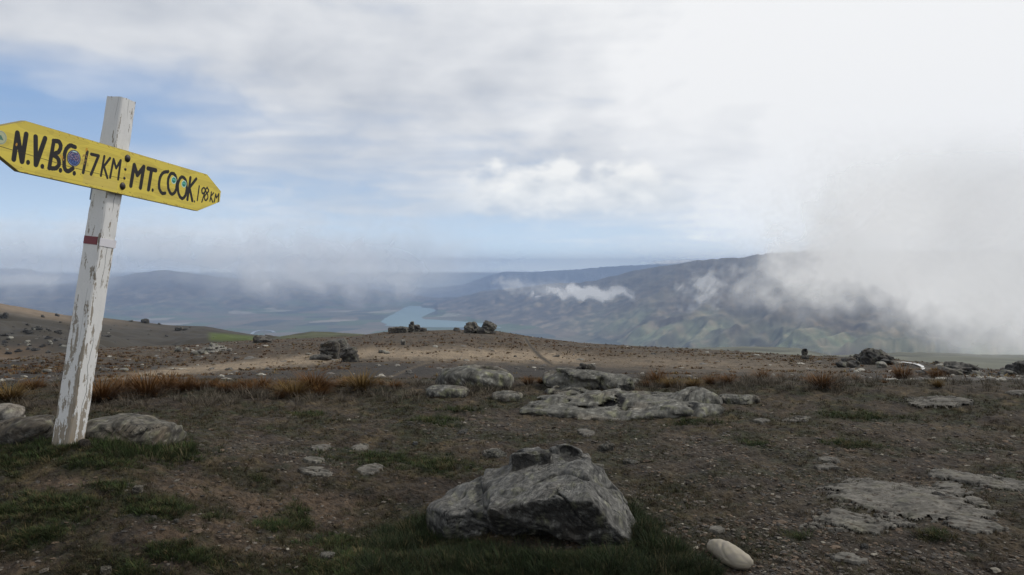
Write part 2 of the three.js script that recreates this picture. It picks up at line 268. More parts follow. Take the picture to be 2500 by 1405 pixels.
// hills across the first gully on the left, with a gully in their face
const hillRow = lut([[-1500, 690], [-600, 715], [0, 741], [160, 770], [250, 776], [420, 795], [500, 797], [560, 808], [640, 821], [680, 824], [760, 810], [880, 816], [960, 824], [1050, 835]]);
const hillFar = lut([[-1500, 700], [0, 720], [640, 760], [680, 640], [760, 620], [1050, 600]]);
function hillHeight(px, d, x, z) {
  const dc = hillFar(px), yc = hillRow(px), foot = px < 640 ? 900 : 850, t = Math.log(d / 300) / Math.log(dc / 300);
  if (d <= dc) { const row = mix(foot, yc, Math.pow(clamp(t), 0.8)), env = 4 * clamp(t) * (1 - clamp(t)); return EYE - (row - HORIZON) / F * d + env * (11 * fbm2(x * 0.007, z * 0.007, 4) - 10 * gauss(px - 330 + (row - 850) * 2.2, 60) * sst(790, 840, row)); }
  return EYE - (yc - HORIZON) / F * d - (d - dc) * 0.32;
}
fan('hill', 'brown grassy hill with dark rocks across the gully at left', -1500, 1060, 420, [...steps(300, 790, 120), ...steps(800, 2600, 30)], hillHeight, (px, d, x, y, z) => {
  const row = rowOf(x, y, z), c = [0.062, 0.053, 0.038], f = fbm2(x * 0.02, z * 0.014, 4), s = fbm2(x * 0.08, z * 0.05, 3), top = hillRow(px);
  blend(c, [0.25, 0.185, 0.12], clamp(sst(30, 4, row - top) * sst(500, 0, px) * 0.85 + 0.22 * f));
  blend(c, [0.26, 0.16, 0.08], sst(840, 856, row + 0.05 * px) * sst(160, 60, px) * 0.45);
  blend(c, [0.038, 0.034, 0.030], clamp(0.35 + s + 0.6 * f) * 0.75 * sst(780, 800, row));
  blend(c, [0.080, 0.108, 0.020], sst(0, 5, row - 810 - (px - 510) * 0.08) * sst(8, 0, row - 829) * sst(500, 520, px) * sst(640, 610, px));
  blend(c, [0.10, 0.115, 0.042], sst(650, 700, px) * 0.75 * clamp(0.8 + f));
  return c.map((q) => q * (1 + 0.25 * s));
});
const shelfRow = lut([[1500, 850], [1750, 848], [1850, 846], [1950, 850], [2030, 868], [2120, 864], [2200, 860], [2290, 861], [2400, 866], [2600, 868], [3400, 862]]);
fan('hill', 'pale smooth hills in mist beyond the rocky rise at right', 1500, 3500, 260, [...steps(500, 1900, 60), ...steps(1910, 5200, 30)], (px, d, x, z) => {
  const dc = 1900 + 200 * n2(px * 0.004, 1), yc = shelfRow(px), t = clamp(Math.log(d / 500) / Math.log(dc / 500));
  return d <= dc ? EYE - (mix(940, yc, Math.pow(t, 0.75)) - HORIZON) / F * d + 14 * t * (1 - t) * fbm2(x * 0.004, z * 0.004, 3) : EYE - (yc - HORIZON) / F * d - (d - dc) * 0.28 + 10 * sst(0, 200, d - dc) * fbm2(x * 0.003, z * 0.003, 3);
}, (px, d, x, y, z) => { const f = fbm2(x * 0.006, z * 0.004, 4); return [0.15 + 0.06 * f, 0.15 + 0.06 * f, 0.105 + 0.04 * f]; });

// right-hand range rising from the lake's far shore, left-hand ranges, and one far off
const foot = { R: lut([[1000, 25500], [1035, 22800], [1062, 22000], [1064, 21000], [1036, 18400], [1140, 16700], [1215, 15200], [1300, 13800], [1600, 9400], [2000, 6600], [2500, 5600], [3600, 5200]]), L: lut([[-1000, 13500], [0, 15000], [250, 16500], [500, 19500], [700, 21500], [900, 24500], [1000, 26000], [1080, 28000]]) };
const crest = {
  R: lut([[1000, 744], [1050, 739], [1100, 731], [1140, 720], [1180, 711], [1240, 705], [1300, 699], [1340, 692], [1400, 691], [1450, 686], [1500, 674], [1550, 660], [1620, 649], [1700, 636], [1760, 631], [1800, 629], [1870, 619], [1900, 618], [1960, 613], [2100, 611], [2500, 612], [3600, 620]]),
  L: lut([[-1000, 650], [-300, 670], [0, 690], [60, 688], [150, 694], [240, 686], [300, 673], [350, 664], [400, 659], [440, 664], [480, 669], [560, 679], [650, 682], [750, 684], [850, 690], [950, 699], [1050, 713], [1080, 720]]),
  Z: lut([[-1000, 640], [0, 655], [60, 656], [120, 668], [900, 690], [1050, 704], [1130, 695], [1170, 681], [1200, 671], [1230, 663], [1300, 664], [1400, 658], [1450, 654], [1500, 650], [1560, 647], [1600, 645], [1650, 640], [1700, 637], [1800, 634], [2500, 630], [3600, 640]]),
};
const crestAt = { R: lut([[1000, 26000], [1180, 22500], [1500, 18000], [1700, 15800], [1900, 14300], [2100, 13000], [2500, 12300], [3600, 12000]]), L: lut([[-1000, 21000], [0, 22500], [400, 26000], [900, 29500], [1080, 30500]]), Z: () => 31000 };
function rise(k, px, d, f, x, z, gully) {
  const dc = crestAt[k](px), yc = crest[k](px), top = EYE - (yc - HORIZON) / F * dc + 1.6 * 6 * n2(px * 0.09, k === 'R' ? 3 : 9) * (k === 'Z' ? 2 : 1) + 14 * n2(px * 0.024, 5);
  if (d < f) return 0;
  const t = (d - f) / (dc - f);
  if (t > 1) return Math.max(0, top - FLOOR - (d - dc) * 0.22);
  const rg = ridged(x * 0.00034 + z * 0.00012 + 3, z * 0.00022, 5) - 0.62, fine = ridged(x * 0.0011, z * 0.0007, 3) - 0.6;
  const low = k === 'R' ? 230 * sst(0.0, 0.12, t) * sst(0.62, 0.18, t) * sst(1350, 1600, px) * (ridged(x * 0.00052 + z * 0.0004, z * 0.0002 - x * 0.0001, 4) - 0.55) : 0;
  const base = (top - FLOOR) * (0.42 * t + 0.58 * Math.pow(t, 1.35));
  return Math.max(0, base + gully * (rg * 1.1 + fine * 0.22) * sst(0, 0.08, t) * sst(1.0, 0.86, t) * (0.45 + 0.55 * sst(0.25, 0.6, t)) + low * 1.7);
}
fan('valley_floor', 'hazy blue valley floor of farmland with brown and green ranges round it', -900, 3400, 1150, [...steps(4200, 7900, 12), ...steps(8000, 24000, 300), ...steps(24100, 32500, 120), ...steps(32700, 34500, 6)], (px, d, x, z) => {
  const fR = px < 1035 && d < 21500 ? 1e9 : (px < 1062 && d > 18400 && d < 20800 ? 1e9 : foot.R(Math.max(px, 1036)));
  const h = Math.max(rise('R', px, d, px < 1036 ? foot.R(px) : fR, x, z, 210), rise('L', px, d, foot.L(px), x, z, 260), rise('Z', px, d, 27500, x, z, 220));
  const plain = 9 * fbm2(x * 0.0006, z * 0.0006, 3) + 34 * sst(900, 500, px) * sst(19000, 13000, d) * Math.max(0, fbm2(x * 0.0009 + 5, z * 0.0009, 3));
  return FLOOR + Math.max(h, 0) + (h > 6 ? 0 : plain * sst(0, 8, 8 - h) * (gauss(px - 1090, 120) * sst(26000, 23500, d) > 0.35 ? 0.1 : 1));
}, (px, d, x, y, z, ny) => {
  const up = y - FLOOR, c = [0.105, 0.088, 0.062], f = fbm2(x * 0.0007, z * 0.0005, 4), g = fbm2(x * 0.003, z * 0.0012, 4);
  if (up < 45) {                                                               // fields
    const cx = Math.floor(x / 620 + 0.4 * n2(z * 0.0007, 3)), cz = Math.floor(z / 900 + 0.4 * n2(x * 0.0007, 8)), q = n2(cx * 3.17 + 0.5, cz * 5.71 + 0.3), w = n2(cx * 1.3 + 9, cz * 2.9);
    const k = q > 0.35 ? [0.11, 0.17, 0.06] : q > -0.05 ? [0.17, 0.16, 0.09] : q > -0.4 ? [0.055, 0.075, 0.05] : [0.24, 0.19, 0.12];
    blend(c, k, 0.55); if (w > 0.72) blend(c, [0.4, 0.36, 0.28], 0.6);
    return c.map((v) => v * (1.5 + 0.3 * g));
  }
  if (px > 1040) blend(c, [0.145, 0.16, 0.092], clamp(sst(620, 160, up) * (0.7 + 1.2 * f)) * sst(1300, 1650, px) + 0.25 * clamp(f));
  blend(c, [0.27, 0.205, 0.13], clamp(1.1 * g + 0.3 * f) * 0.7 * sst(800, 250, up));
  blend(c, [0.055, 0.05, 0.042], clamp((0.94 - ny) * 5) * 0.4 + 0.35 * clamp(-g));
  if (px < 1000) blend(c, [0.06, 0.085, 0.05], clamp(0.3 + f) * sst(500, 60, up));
  if (d > 28500) return [0.30 + 0.06 * g, 0.32 + 0.06 * g, 0.34 + 0.06 * g];  // farthest range: paleness of haze painted into its colour
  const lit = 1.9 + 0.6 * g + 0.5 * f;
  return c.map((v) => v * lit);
});
{
  const shore = [[1002, 747.5], [985, 752], [978, 758], [962, 766], [940, 777], [928, 786], [944, 792], [938, 796], [1000, 799], [1100, 800], [1225, 801], [1212, 796.5], [1180, 791], [1140, 786.5], [1100, 783.5], [1064, 781.5], [1036, 780], [1028, 776], [1046, 767], [1066, 758.5], [1050, 751], [1030, 748]];
  const pts = [], y = FLOOR + 5;
  for (let i = 0; i < shore.length; i++) { const [a, b] = shore[i], [c, d] = shore[(i + 1) % shore.length]; for (let k = 0; k < 6; k++) { const t = k / 6, px = mix(a, c, t) + 2.2 * n2(i * 3.1 + k * 0.9, 4), py = mix(b, d, t) + 0.5 * n2(i * 2.7 + k * 0.8, 14), s = (EYE - y) * F / (py - HORIZON); pts.push(new THREE.Vector2((px - CX) / F * s, s)); } }
  const g = new THREE.ShapeGeometry(new THREE.Shape(pts)); g.rotateX(-Math.PI / 2); g.translate(0, y, 0);
  g.computeVertexNormals(); if (g.attributes.normal.getY(0) < 0) g.scale(1, 1, 1);
  tag(mesh('lake', g, new THREE.MeshPhysicalMaterial({ color: rgb(0.33, 0.47, 0.47), roughness: 0.55, specularIntensity: 0.35 })), 'pale turquoise lake winding through the valley', null, null, 'structure');
  const ry = FLOOR + 14, river = [[612, 817], [622, 810], [640, 806.5], [660, 808], [668, 812]], rp = river.map(([px, py]) => { const s = (EYE - ry) * F / (py - HORIZON); return V((px - CX) / F * s, ry, -s); });
  const curve = new THREE.CatmullRomCurve3(rp), pos = [], idx = [];
  for (let i = 0; i <= 40; i++) { const p = curve.getPoint(i / 40), t = curve.getTangent(i / 40), s = V(-t.z, 0, t.x).normalize().multiplyScalar(28); pos.push(p.x - s.x, ry, p.z - s.z, p.x + s.x, ry, p.z + s.z); if (i < 40) { const a = i * 2; idx.push(a, a + 1, a + 2, a + 1, a + 3, a + 2); } }
  tag(mesh('river', geo(pos, idx), new THREE.MeshStandardMaterial({ color: rgb(0.45, 0.5, 0.5), roughness: 0.4 })), 'thin pale river bend in the valley behind the small dark tor', null, null, 'structure');
}

/* ---------- low cloud in front of the ranges ---------- */
const mist = new THREE.MeshPhysicalMaterial({ color: rgb(0.97, 0.97, 0.97), vertexColors: true, transparent: true, roughness: 1, specularIntensity: 0, transmission: 0.15, thickness: 0, side: THREE.DoubleSide });
// a cloud: undulating veils one behind another through its depth, each thick or thin as one solid field of density is there
function cloud(label, [px0, px1, py0, py1], [d0, d1], layers, nx, ny, dens, grain, group) {
  const parts = [];
  for (let l = 0; l < layers; l++) {
    const pos = [], col = [], idx = [], nrm = [], base = mix(d0, d1, (l + 0.5) / layers), s = l * 3.7, mpp = base / F;
    for (let i = 0; i <= nx; i++) for (let j = 0; j <= ny; j++) {
      const px = mix(px0, px1, i / nx), py = mix(py0, py1, j / ny), u = px / grain, v = py / grain;
      const w = fbm3(u * 0.6 + 3, v * 0.6, s * 0.3, 3), n = fbm3(u + 0.5 * w, v * 1.15 + 0.35 * w, s * 0.3, 5, 0.45), d = base + mpp * (0.75 * (py1 - py) + 0.35 * (px - px0) + 0.22 * grain * fbm3(u * 0.45, v * 0.45, s + 20, 2)), p = P(px, py, d);
      const edge = sst(0, 0.07, i / nx) * sst(1, 0.93, i / nx) * sst(0, 0.1, j / ny) * sst(1, 0.9, j / ny);
      const total = clamp(dens(px, py, n, w)) * edge;
      nrm.push(0.46 + 0.5 * fbm3(u * 0.9, v * 0.9, s + 50, 2), 0.76 + 0.4 * fbm3(u * 0.9 + 9, v * 0.9, s + 50, 2), 0.36); pos.push(p.x, p.y, p.z); col.push(1, 1, 1, 1 - Math.pow(1 - 0.985 * total, 1 / layers));
    }
    for (let i = 0; i < nx; i++) for (let j = 0; j < ny; j++) { const a = i * (ny + 1) + j, b = a + ny + 1; idx.push(a, a + 1, b, b, a + 1, b + 1); }
    const g = geo(pos, idx, col, null, 4), nn = g.attributes.normal; for (let i = 0; i < nn.count; i++) { const q = V(nrm[i * 3], nrm[i * 3 + 1], nrm[i * 3 + 2]).normalize(); nn.setXYZ(i, q.x, q.y, q.z); }
    parts.push(g);
  }
  return tag(mesh('cloud', mergeGeometries(parts), mist), label, 'cloud', group);
}
const bankFoot = lut([[1600, 712], [1720, 728], [1800, 724], [1900, 730], [2000, 728], [2100, 732], [2160, 758], [2220, 778], [2300, 815], [2400, 850], [2500, 885], [2900, 930], [3400, 950]]);
const bankSide = lut([[300, 2080], [420, 1960], [520, 1890], [600, 1850], [660, 1845], [700, 1830], [740, 1850], [800, 2100]]);
cloud('great white bank of cloud hiding the right end of the range', [1560, 3300, 250, 980], [1100, 2300], 3, 340, 190, (px, py, n, w) => {
  const q = fbm3(px / 75, py / 66, 4.4, 3), b = bankFoot(px) - py + 60 * n + 25 * w + 22 * q, s = px - bankSide(py) + 150 * n + 60 * w + 60 * q;
  return sst(-60 - 0.12 * Math.max(0, px - 2100), 62 + 0.16 * Math.max(0, px - 2050), b) * sst(-90 - 0.35 * Math.max(0, 640 - py), 190 + 0.8 * Math.max(0, 640 - py), s) * (0.97 + 0.14 * n) * sst(250, 470, py);
}, 290);
cloud('thin torn wisp of cloud on the slope left of the great bank', [1640, 1860, 630, 770], [5200, 6200], 4, 100, 80, (px, py, n) => sst(0.30, 1.15, 0.75 * gauss(px - 1730 + (py - 700) * 0.35 + 30 * n2(py * 0.02, 3), 40) * gauss(py - 700, 36) + 0.95 * n + 0.25 * fbm2(px * 0.05 + py * 0.03, py * 0.02, 3)) * 0.8, 85);
cloud('small bright cloud lying on the range above the lake', [1270, 1560, 670, 750], [9500, 10400], 4, 150, 70, (px, py, n) => sst(0.28, 0.8, gauss(px - 1435, 78) * gauss(py - 716 - 9 * n2(px * 0.017, 1), 12) * 1.1 + 0.75 * n * gauss(py - 714, 24)) * 0.8 + 0.3 * sst(0.1, 0.9, gauss(px - 1345, 45) * gauss(py - 706, 14) + 0.4 * n), 46);
cloud('faint puff of cloud at the left end of the bright little cloud', [1190, 1330, 660, 725], [10500, 11400], 4, 80, 50, (px, py, n) => sst(0.28, 1.1, 0.8 * gauss(px - 1258 + 14 * n2(py * 0.05, 8), 34) * gauss(py - 696 + 6 * n2(px * 0.04, 2), 15) + 0.8 * n) * 0.7, 52);
const capFoot = lut([[-900, 700], [0, 700], [120, 706], [260, 690], [420, 678], [520, 690], [640, 700], [760, 710], [900, 716], [1000, 712], [1100, 702], [1240, 680]]);
cloud('long grey cloud resting on the tops of the left ranges', [-700, 1290, 470, 770], [9500, 12000], 3, 260, 90, (px, py, n, w) => {
  const b = capFoot(px) - py + 42 * n + 18 * w;
  return sst(-35, 42, b) * sst(500, 640, py + 50 * n) * sst(1230, 980, px + 90 * n) * (0.72 + 0.5 * n) * (0.75 + 0.25 * sst(300, 700, px)) * (1 - 0.45 * gauss(px - 400, 90) * gauss(py - 668, 22));
}, 170);
cloud('low white streak of cloud below the leftmost summit', [-300, 330, 640, 720], [12500, 13500], 4, 90, 50, (px, py, n) => sst(0.2, 0.9, gauss(px - 40, 120) * gauss(py - 684, 11) + 0.45 * n * gauss(py - 684, 20)) * 0.6, 80);
cloud('row of little clouds along the crest of the far blue range', [1560, 1740, 610, 665], [20000, 21500], 3, 90, 40, (px, py, n) => sst(0.3, 0.9, gauss(px - 1650, 45) * gauss(py - 640 + (px - 1650) * 0.05, 5) + 0.5 * n * gauss(py - 640, 9)) * 0.85, 30);

/* ---------- rock ---------- */
const rockTex = (s, b) => { const t = rockTone.clone(), u = rockBump.clone(); t.repeat.set(s, s); u.repeat.set(s * 1.2, s * 1.2); return { map: t, bumpMap: u, bumpScale: b }; };
const rockNear = new THREE.MeshStandardMaterial({ vertexColors: true, roughness: 0.95, ...rockTex(1.5, 0.03) });
const rockFlat = new THREE.MeshStandardMaterial({ vertexColors: true, roughness: 0.95, ...rockTex(1.3, 0.006) });
const rockMid = new THREE.MeshStandardMaterial({ vertexColors: true, roughness: 0.95, ...rockTex(1.1, 0.05) });
const rockFar = new THREE.MeshStandardMaterial({ vertexColors: true, roughness: 1, ...rockTex(0.2, 0.3) });
function surfaceNets(f, lo, hi, cell) {
  const nx = Math.ceil((hi.x - lo.x) / cell) + 1, ny = Math.ceil((hi.y - lo.y) / cell) + 1, nz = Math.ceil((hi.z - lo.z) / cell) + 1, v = new Float32Array(nx * ny * nz), at3 = (i, j, k) => (k * ny + j) * nx + i;
  for (let k = 0; k < nz; k++) for (let j = 0; j < ny; j++) for (let i = 0; i < nx; i++) v[at3(i, j, k)] = f(lo.x + i * cell, lo.y + j * cell, lo.z + k * cell);
  const id = new Int32Array(nx * ny * nz).fill(-1), pos = [], idx = [];
  for (let k = 0; k < nz - 1; k++) for (let j = 0; j < ny - 1; j++) for (let i = 0; i < nx - 1; i++) {
    let m = 0, sx = 0, sy = 0, sz = 0, n = 0;
    const q = [v[at3(i, j, k)], v[at3(i + 1, j, k)], v[at3(i, j + 1, k)], v[at3(i + 1, j + 1, k)], v[at3(i, j, k + 1)], v[at3(i + 1, j, k + 1)], v[at3(i, j + 1, k + 1)], v[at3(i + 1, j + 1, k + 1)]];
    for (let c = 0; c < 8; c++) if (q[c] < 0) m |= 1 << c;
    if (m === 0 || m === 255) continue;
    for (const [a, b] of [[0, 1], [2, 3], [4, 5], [6, 7], [0, 2], [1, 3], [4, 6], [5, 7], [0, 4], [1, 5], [2, 6], [3, 7]]) if ((q[a] < 0) !== (q[b] < 0)) { const t = q[a] / (q[a] - q[b]); sx += (a & 1) + t * ((b & 1) - (a & 1)); sy += ((a >> 1) & 1) + t * (((b >> 1) & 1) - ((a >> 1) & 1)); sz += (a >> 2) + t * ((b >> 2) - (a >> 2)); n++; }
    id[at3(i, j, k)] = pos.length / 3;
    pos.push(lo.x + (i + sx / n) * cell, lo.y + (j + sy / n) * cell, lo.z + (k + sz / n) * cell);
  }
  const quad = (a, b, c, d, flip) => { if (a < 0 || b < 0 || c < 0 || d < 0) return; if (flip) idx.push(a, c, b, b, c, d); else idx.push(a, b, c, b, d, c); };
  for (let k = 1; k < nz - 1; k++) for (let j = 1; j < ny - 1; j++) for (let i = 1; i < nx - 1; i++) {
    const s = v[at3(i, j, k)] < 0;
    if (s !== v[at3(i + 1, j, k)] < 0) quad(id[at3(i, j - 1, k - 1)], id[at3(i, j, k - 1)], id[at3(i, j - 1, k)], id[at3(i, j, k)], !s);
    if (s !== v[at3(i, j + 1, k)] < 0) quad(id[at3(i - 1, j, k - 1)], id[at3(i, j, k - 1)], id[at3(i - 1, j, k)], id[at3(i, j, k)], s);
    if (s !== v[at3(i, j, k + 1)] < 0) quad(id[at3(i - 1, j - 1, k)], id[at3(i, j - 1, k)], id[at3(i - 1, j, k)], id[at3(i, j, k)], !s);
  }
  return { pos, idx };
}
const smin = (a, b, k) => { const h = Math.max(k - Math.abs(a - b), 0) / k; return Math.min(a, b) - h * h * k * 0.25; };
const smax = (a, b, k) => -smin(-a, -b, k);
function ell(c, r, yaw = 0, tilt = 0, box = 0) {                                  // a lump: ellipsoid (box 0) to rounded block (box 1)
  const m = new THREE.Matrix4().makeRotationFromEuler(new THREE.Euler(0, yaw, tilt, 'YXZ')).invert().elements, R = Math.min(...r), reach = Math.max(...r);
  const f = (x, y, z) => {
    x -= c.x; y -= c.y; z -= c.z;
    const u = m[0] * x + m[4] * y + m[8] * z, v = m[1] * x + m[5] * y + m[9] * z, w = m[2] * x + m[6] * y + m[10] * z;
    const k0 = Math.hypot(u / r[0], v / r[1], w / r[2]), k1 = Math.hypot(u / r[0] ** 2, v / r[1] ** 2, w / r[2] ** 2) || 1e-6, e = k0 * (k0 - 1) / k1;
    if (!box) return e;
    const q = R * 0.35, a = Math.abs(u) - r[0] + q, b = Math.abs(v) - r[1] + q, d = Math.abs(w) - r[2] + q, B = Math.hypot(Math.max(a, 0), Math.max(b, 0), Math.max(d, 0)) + Math.min(Math.max(a, b, d), 0) - q;
    return mix(e, B, box);
  };
  f.lo = V(c.x - reach, c.y - reach, c.z - reach); f.hi = V(c.x + reach, c.y + reach, c.z + reach);
  return f;
}
function hull(points, k = 0.02) {                                                // a block: the convex hull of its corners, edges rounded
  const h = new ConvexHull().setFromPoints(points), pl = [];
  for (const f of h.faces) { const n = f.normal, c = f.constant; if (!pl.some((p) => p[0] * n.x + p[1] * n.y + p[2] * n.z > 0.998)) pl.push([n.x, n.y, n.z, c]); }
  const f = (x, y, z) => { let d = -1e9; for (const p of pl) { const e = p[0] * x + p[1] * y + p[2] * z - p[3]; d = d < -1e8 ? e : smax(d, e, k); } return d; };
  const b = new THREE.Box3().setFromPoints(points); f.lo = b.min; f.hi = b.max;
  return f;
}
// rock of lumps and blocks, split along its layers (lay: their normal), with lichen
function rock(name, lumps, o = {}) {
  const k = o.blend ?? 0.05, size = o.size ?? 1, cell = o.cell ?? 0.02 * size, lay = (o.lay ?? V(0.25, 0.93, 0.2)).clone().normalize(), rough = o.rough ?? 0.03 * size, s = o.seed ?? 1, cut = o.cut ?? [];
  const lo = V(1e9, 1e9, 1e9), hi = V(-1e9, -1e9, -1e9);
  for (const l of lumps) { lo.min(l.lo); hi.max(l.hi); }
  lo.subScalar(rough * 2.5 + cell * 2); hi.addScalar(rough * 2.5 + cell * 2);
  const floor = o.floor ?? -1e9; lo.y = Math.max(lo.y, floor);
  const cx = (lo.x + hi.x) / 2, cz = (lo.z + hi.z) / 2, near = rough * 4 + cell * 2;
  const warp = o.warp ?? 0, fiss = o.fissure ?? 1;
  const f = (x, y, z) => {
    let d = 1e9;
    if (warp) { const a = n3(x * 1.3 / size + s, y * 1.3 / size, z * 1.3 / size), b = n3(x * 2.3 / size, y * 2.3 / size + s, z * 2.3 / size); x += warp * (a + 0.4 * b); y += warp * (0.5 * b - 0.4 * a); z += warp * (a * 0.6 - b * 0.5); }
    for (const l of lumps) d = smin(d, l(x, y, z), k);
    for (const c of cut) d = smax(d, -c(x, y, z), k * 0.4);
    if (Math.abs(d) > near) return d;
    const q = 1 / size, t = (x * lay.x + y * lay.y + z * lay.z) * q, wv = n3(x * 1.6 * q + s, y * 1.6 * q, z * 1.6 * q);
    const plate = fbm3(x * 1.1 * q + s, t * 9 + 0.8 * wv, z * 1.1 * q, 3), chip = fbm3(x * 4.2 * q, y * 5 * q + s, z * 4.2 * q, 3), step = Math.abs(n3(x * 2.1 * q, t * 4 + s, z * 2.1 * q));
    const tt = t * (o.beds ?? 8) + 0.9 * wv + 0.25 * plate, fl = Math.floor(tt), fr = tt - fl, hs = (k2) => { const v = Math.sin(k2 * 127.1 + s * 3.7) * 43758.5453; return v - Math.floor(v) - 0.5; }, ledge = mix(hs(fl), hs(fl + 1), sst(0.86, 1.0, fr));
    return d + rough * (0.45 * plate + 0.22 * chip + 0.35 * (step - 0.35) + 1.5 * ledge * sst(-0.5, 0.3, n3(x * 1.3 * q + 5, t, z * 1.3 * q + s))) * 1.3 + rough * 1.5 * fiss * sst(0.09, 0.0, Math.abs(n3(x * 1.15 * q + s, t * 1.7, z * 1.15 * q + 7))) * sst(-0.5, 0.1, n3(x * 0.8 * q, y * 0.8 * q + 11, z * 0.8 * q));
  };
  const { pos, idx } = surfaceNets(f, lo, hi, cell), col = [], uv = [];
  const base = o.color ?? [0.175, 0.168, 0.143], dark = o.dark ?? [0.055, 0.052, 0.047], lichen = o.lichen ?? 0.5, g0 = geo(pos, idx), N = g0.attributes.normal;
  for (let i = 0; i < pos.length; i += 3) {
    const [x, y, z] = [pos[i], pos[i + 1], pos[i + 2]], q = 1 / size, t = (x * lay.x + y * lay.y + z * lay.z) * q, c = base.slice(), nn = [N.getX(i / 3), N.getY(i / 3), N.getZ(i / 3)];
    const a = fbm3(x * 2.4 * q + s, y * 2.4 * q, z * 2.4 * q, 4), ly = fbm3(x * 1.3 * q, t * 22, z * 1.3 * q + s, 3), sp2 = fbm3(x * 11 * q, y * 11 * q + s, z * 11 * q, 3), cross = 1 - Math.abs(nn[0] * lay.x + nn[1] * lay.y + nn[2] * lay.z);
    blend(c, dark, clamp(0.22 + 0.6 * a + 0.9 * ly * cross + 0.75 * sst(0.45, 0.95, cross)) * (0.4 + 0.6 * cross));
    if (o.shadeAndStain) blend(c, [0.024, 0.022, 0.019], o.shadeAndStain(x, y, z));
    blend(c, [0.33, 0.24, 0.15], (o.shadeAndStain ? 0.3 : 1) * clamp(0.9 * n3(x * 1.4 * q + 40, y * 1.4 * q, z * 1.4 * q) - 0.15) * (o.brown ?? 0.45));
    blend(c, [0.30, 0.30, 0.17], sst(0.15, 0.5, fbm3(x * 5.4 * q + 70, y * 3.4 * q, z * 3.4 * q + s, 4)) * lichen);
    blend(c, [0.42, 0.41, 0.36], sst(0.34, 0.46, sp2 + 0.2 * a) * lichen * 0.8);
    const split = Math.abs(n3(x * 0.9 * q + s, t * 6.5, z * 0.9 * q)), seam = sst(0.07, 0.0, split) * sst(-0.25, 0.35, n3(x * 2.2 * q, t * 3 + 9, z * 2.2 * q)); blend(c, dark.map((v) => v * 0.5), seam * 0.8); blend(c, dark.map((v) => v * 0.45), fiss * 0.85 * sst(0.07, 0.01, Math.abs(n3(x * 1.15 * q + s, t * 1.7, z * 1.15 * q + 7))) * sst(-0.5, 0.1, n3(x * 0.8 * q, y * 0.8 * q + 11, z * 0.8 * q)));
    const kk = 1.05 + 0.42 * sp2 + 0.16 * n3(x * 37 * q, y * 37 * q, z * 37 * q) + 0.14 * fbm3(x * 0.9 * q, t * 12, z * 0.9 * q + 3, 2); col.push(c[0] * kk, c[1] * kk, c[2] * kk);
    uv.push((x + 0.4 * z) / size, (y + 0.8 * z) / size);
  }
  const root = Int32Array.from({ length: pos.length / 3 }, (_, i) => i), find = (i) => { while (root[i] !== i) { root[i] = root[root[i]]; i = root[i]; } return i; };
  for (let i = 0; i < idx.length; i += 3) { const a = find(idx[i]); root[find(idx[i + 1])] = a; root[find(idx[i + 2])] = a; }
  const count = new Map(); for (let i = 0; i < root.length; i++) { const r = find(i); count.set(r, (count.get(r) ?? 0) + 1); }
  const most = Math.max(...count.values()), pieces = [...count].filter(([, n]) => n > most * 0.06).map(([r]) => r);
  const by = o.at ?? V(cx, lo.y, cz);
  for (let i = 0; i < pos.length; i += 3) { pos[i] -= by.x; pos[i + 1] -= by.y; pos[i + 2] -= by.z; }
  const one = (r) => { const map = new Map(), p = [], c = [], u = [], I = []; for (let i = 0; i < idx.length; i += 3) if (find(idx[i]) === r) for (let k = 0; k < 3; k++) { const a = idx[i + k]; if (!map.has(a)) { map.set(a, p.length / 3); p.push(pos[a * 3], pos[a * 3 + 1], pos[a * 3 + 2]); c.push(col[a * 3], col[a * 3 + 1], col[a * 3 + 2]); u.push(uv[a * 2], uv[a * 2 + 1]); } I.push(map.get(a)); } const g = geo(p, I, c, u); g.computeBoundingBox(); return outward(g, g.boundingBox.getCenter(V(0, 0, 0))); };
  let m;
  if (pieces.length === 1) m = mesh(name, one(pieces[0]), o.mat ?? rockMid); else { m = new THREE.Group(); m.name = numbered(name); scene.add(m); for (const r of pieces) mesh('stone', one(r), o.mat ?? rockMid, m); }
  m.position.copy(by);
  return m;
}
// a lump seen at (px, foot row) with half width w and height h in photo units, deep as the given share of its width
function lump(px, foot, w, h, deep = 0.7, o = {}) {
  const b = at(px, foot), d = -b.z, s = d / F, back = w * s * deep * 0.5, dc = d + back, kk = dc / d;
  const topY = EYE - (foot - h - (o.lift ?? 0) - HORIZON) / F * dc, c0 = V(b.x * kk, 0, b.z - back), g0 = Math.min(b.y, ground(c0.x, c0.z, false)) + (o.lift ?? 0) * s - h * s * (o.lift ? 0 : 0.3);
  const c = V(c0.x, (topY + g0) / 2, c0.z), rr = [w * s, Math.max((topY - g0) / 2, 0.02 * w * s), w * s * deep];
  return ell(c, rr, o.yaw ?? 0, o.tilt ?? 0, o.box ?? 0.35);
}

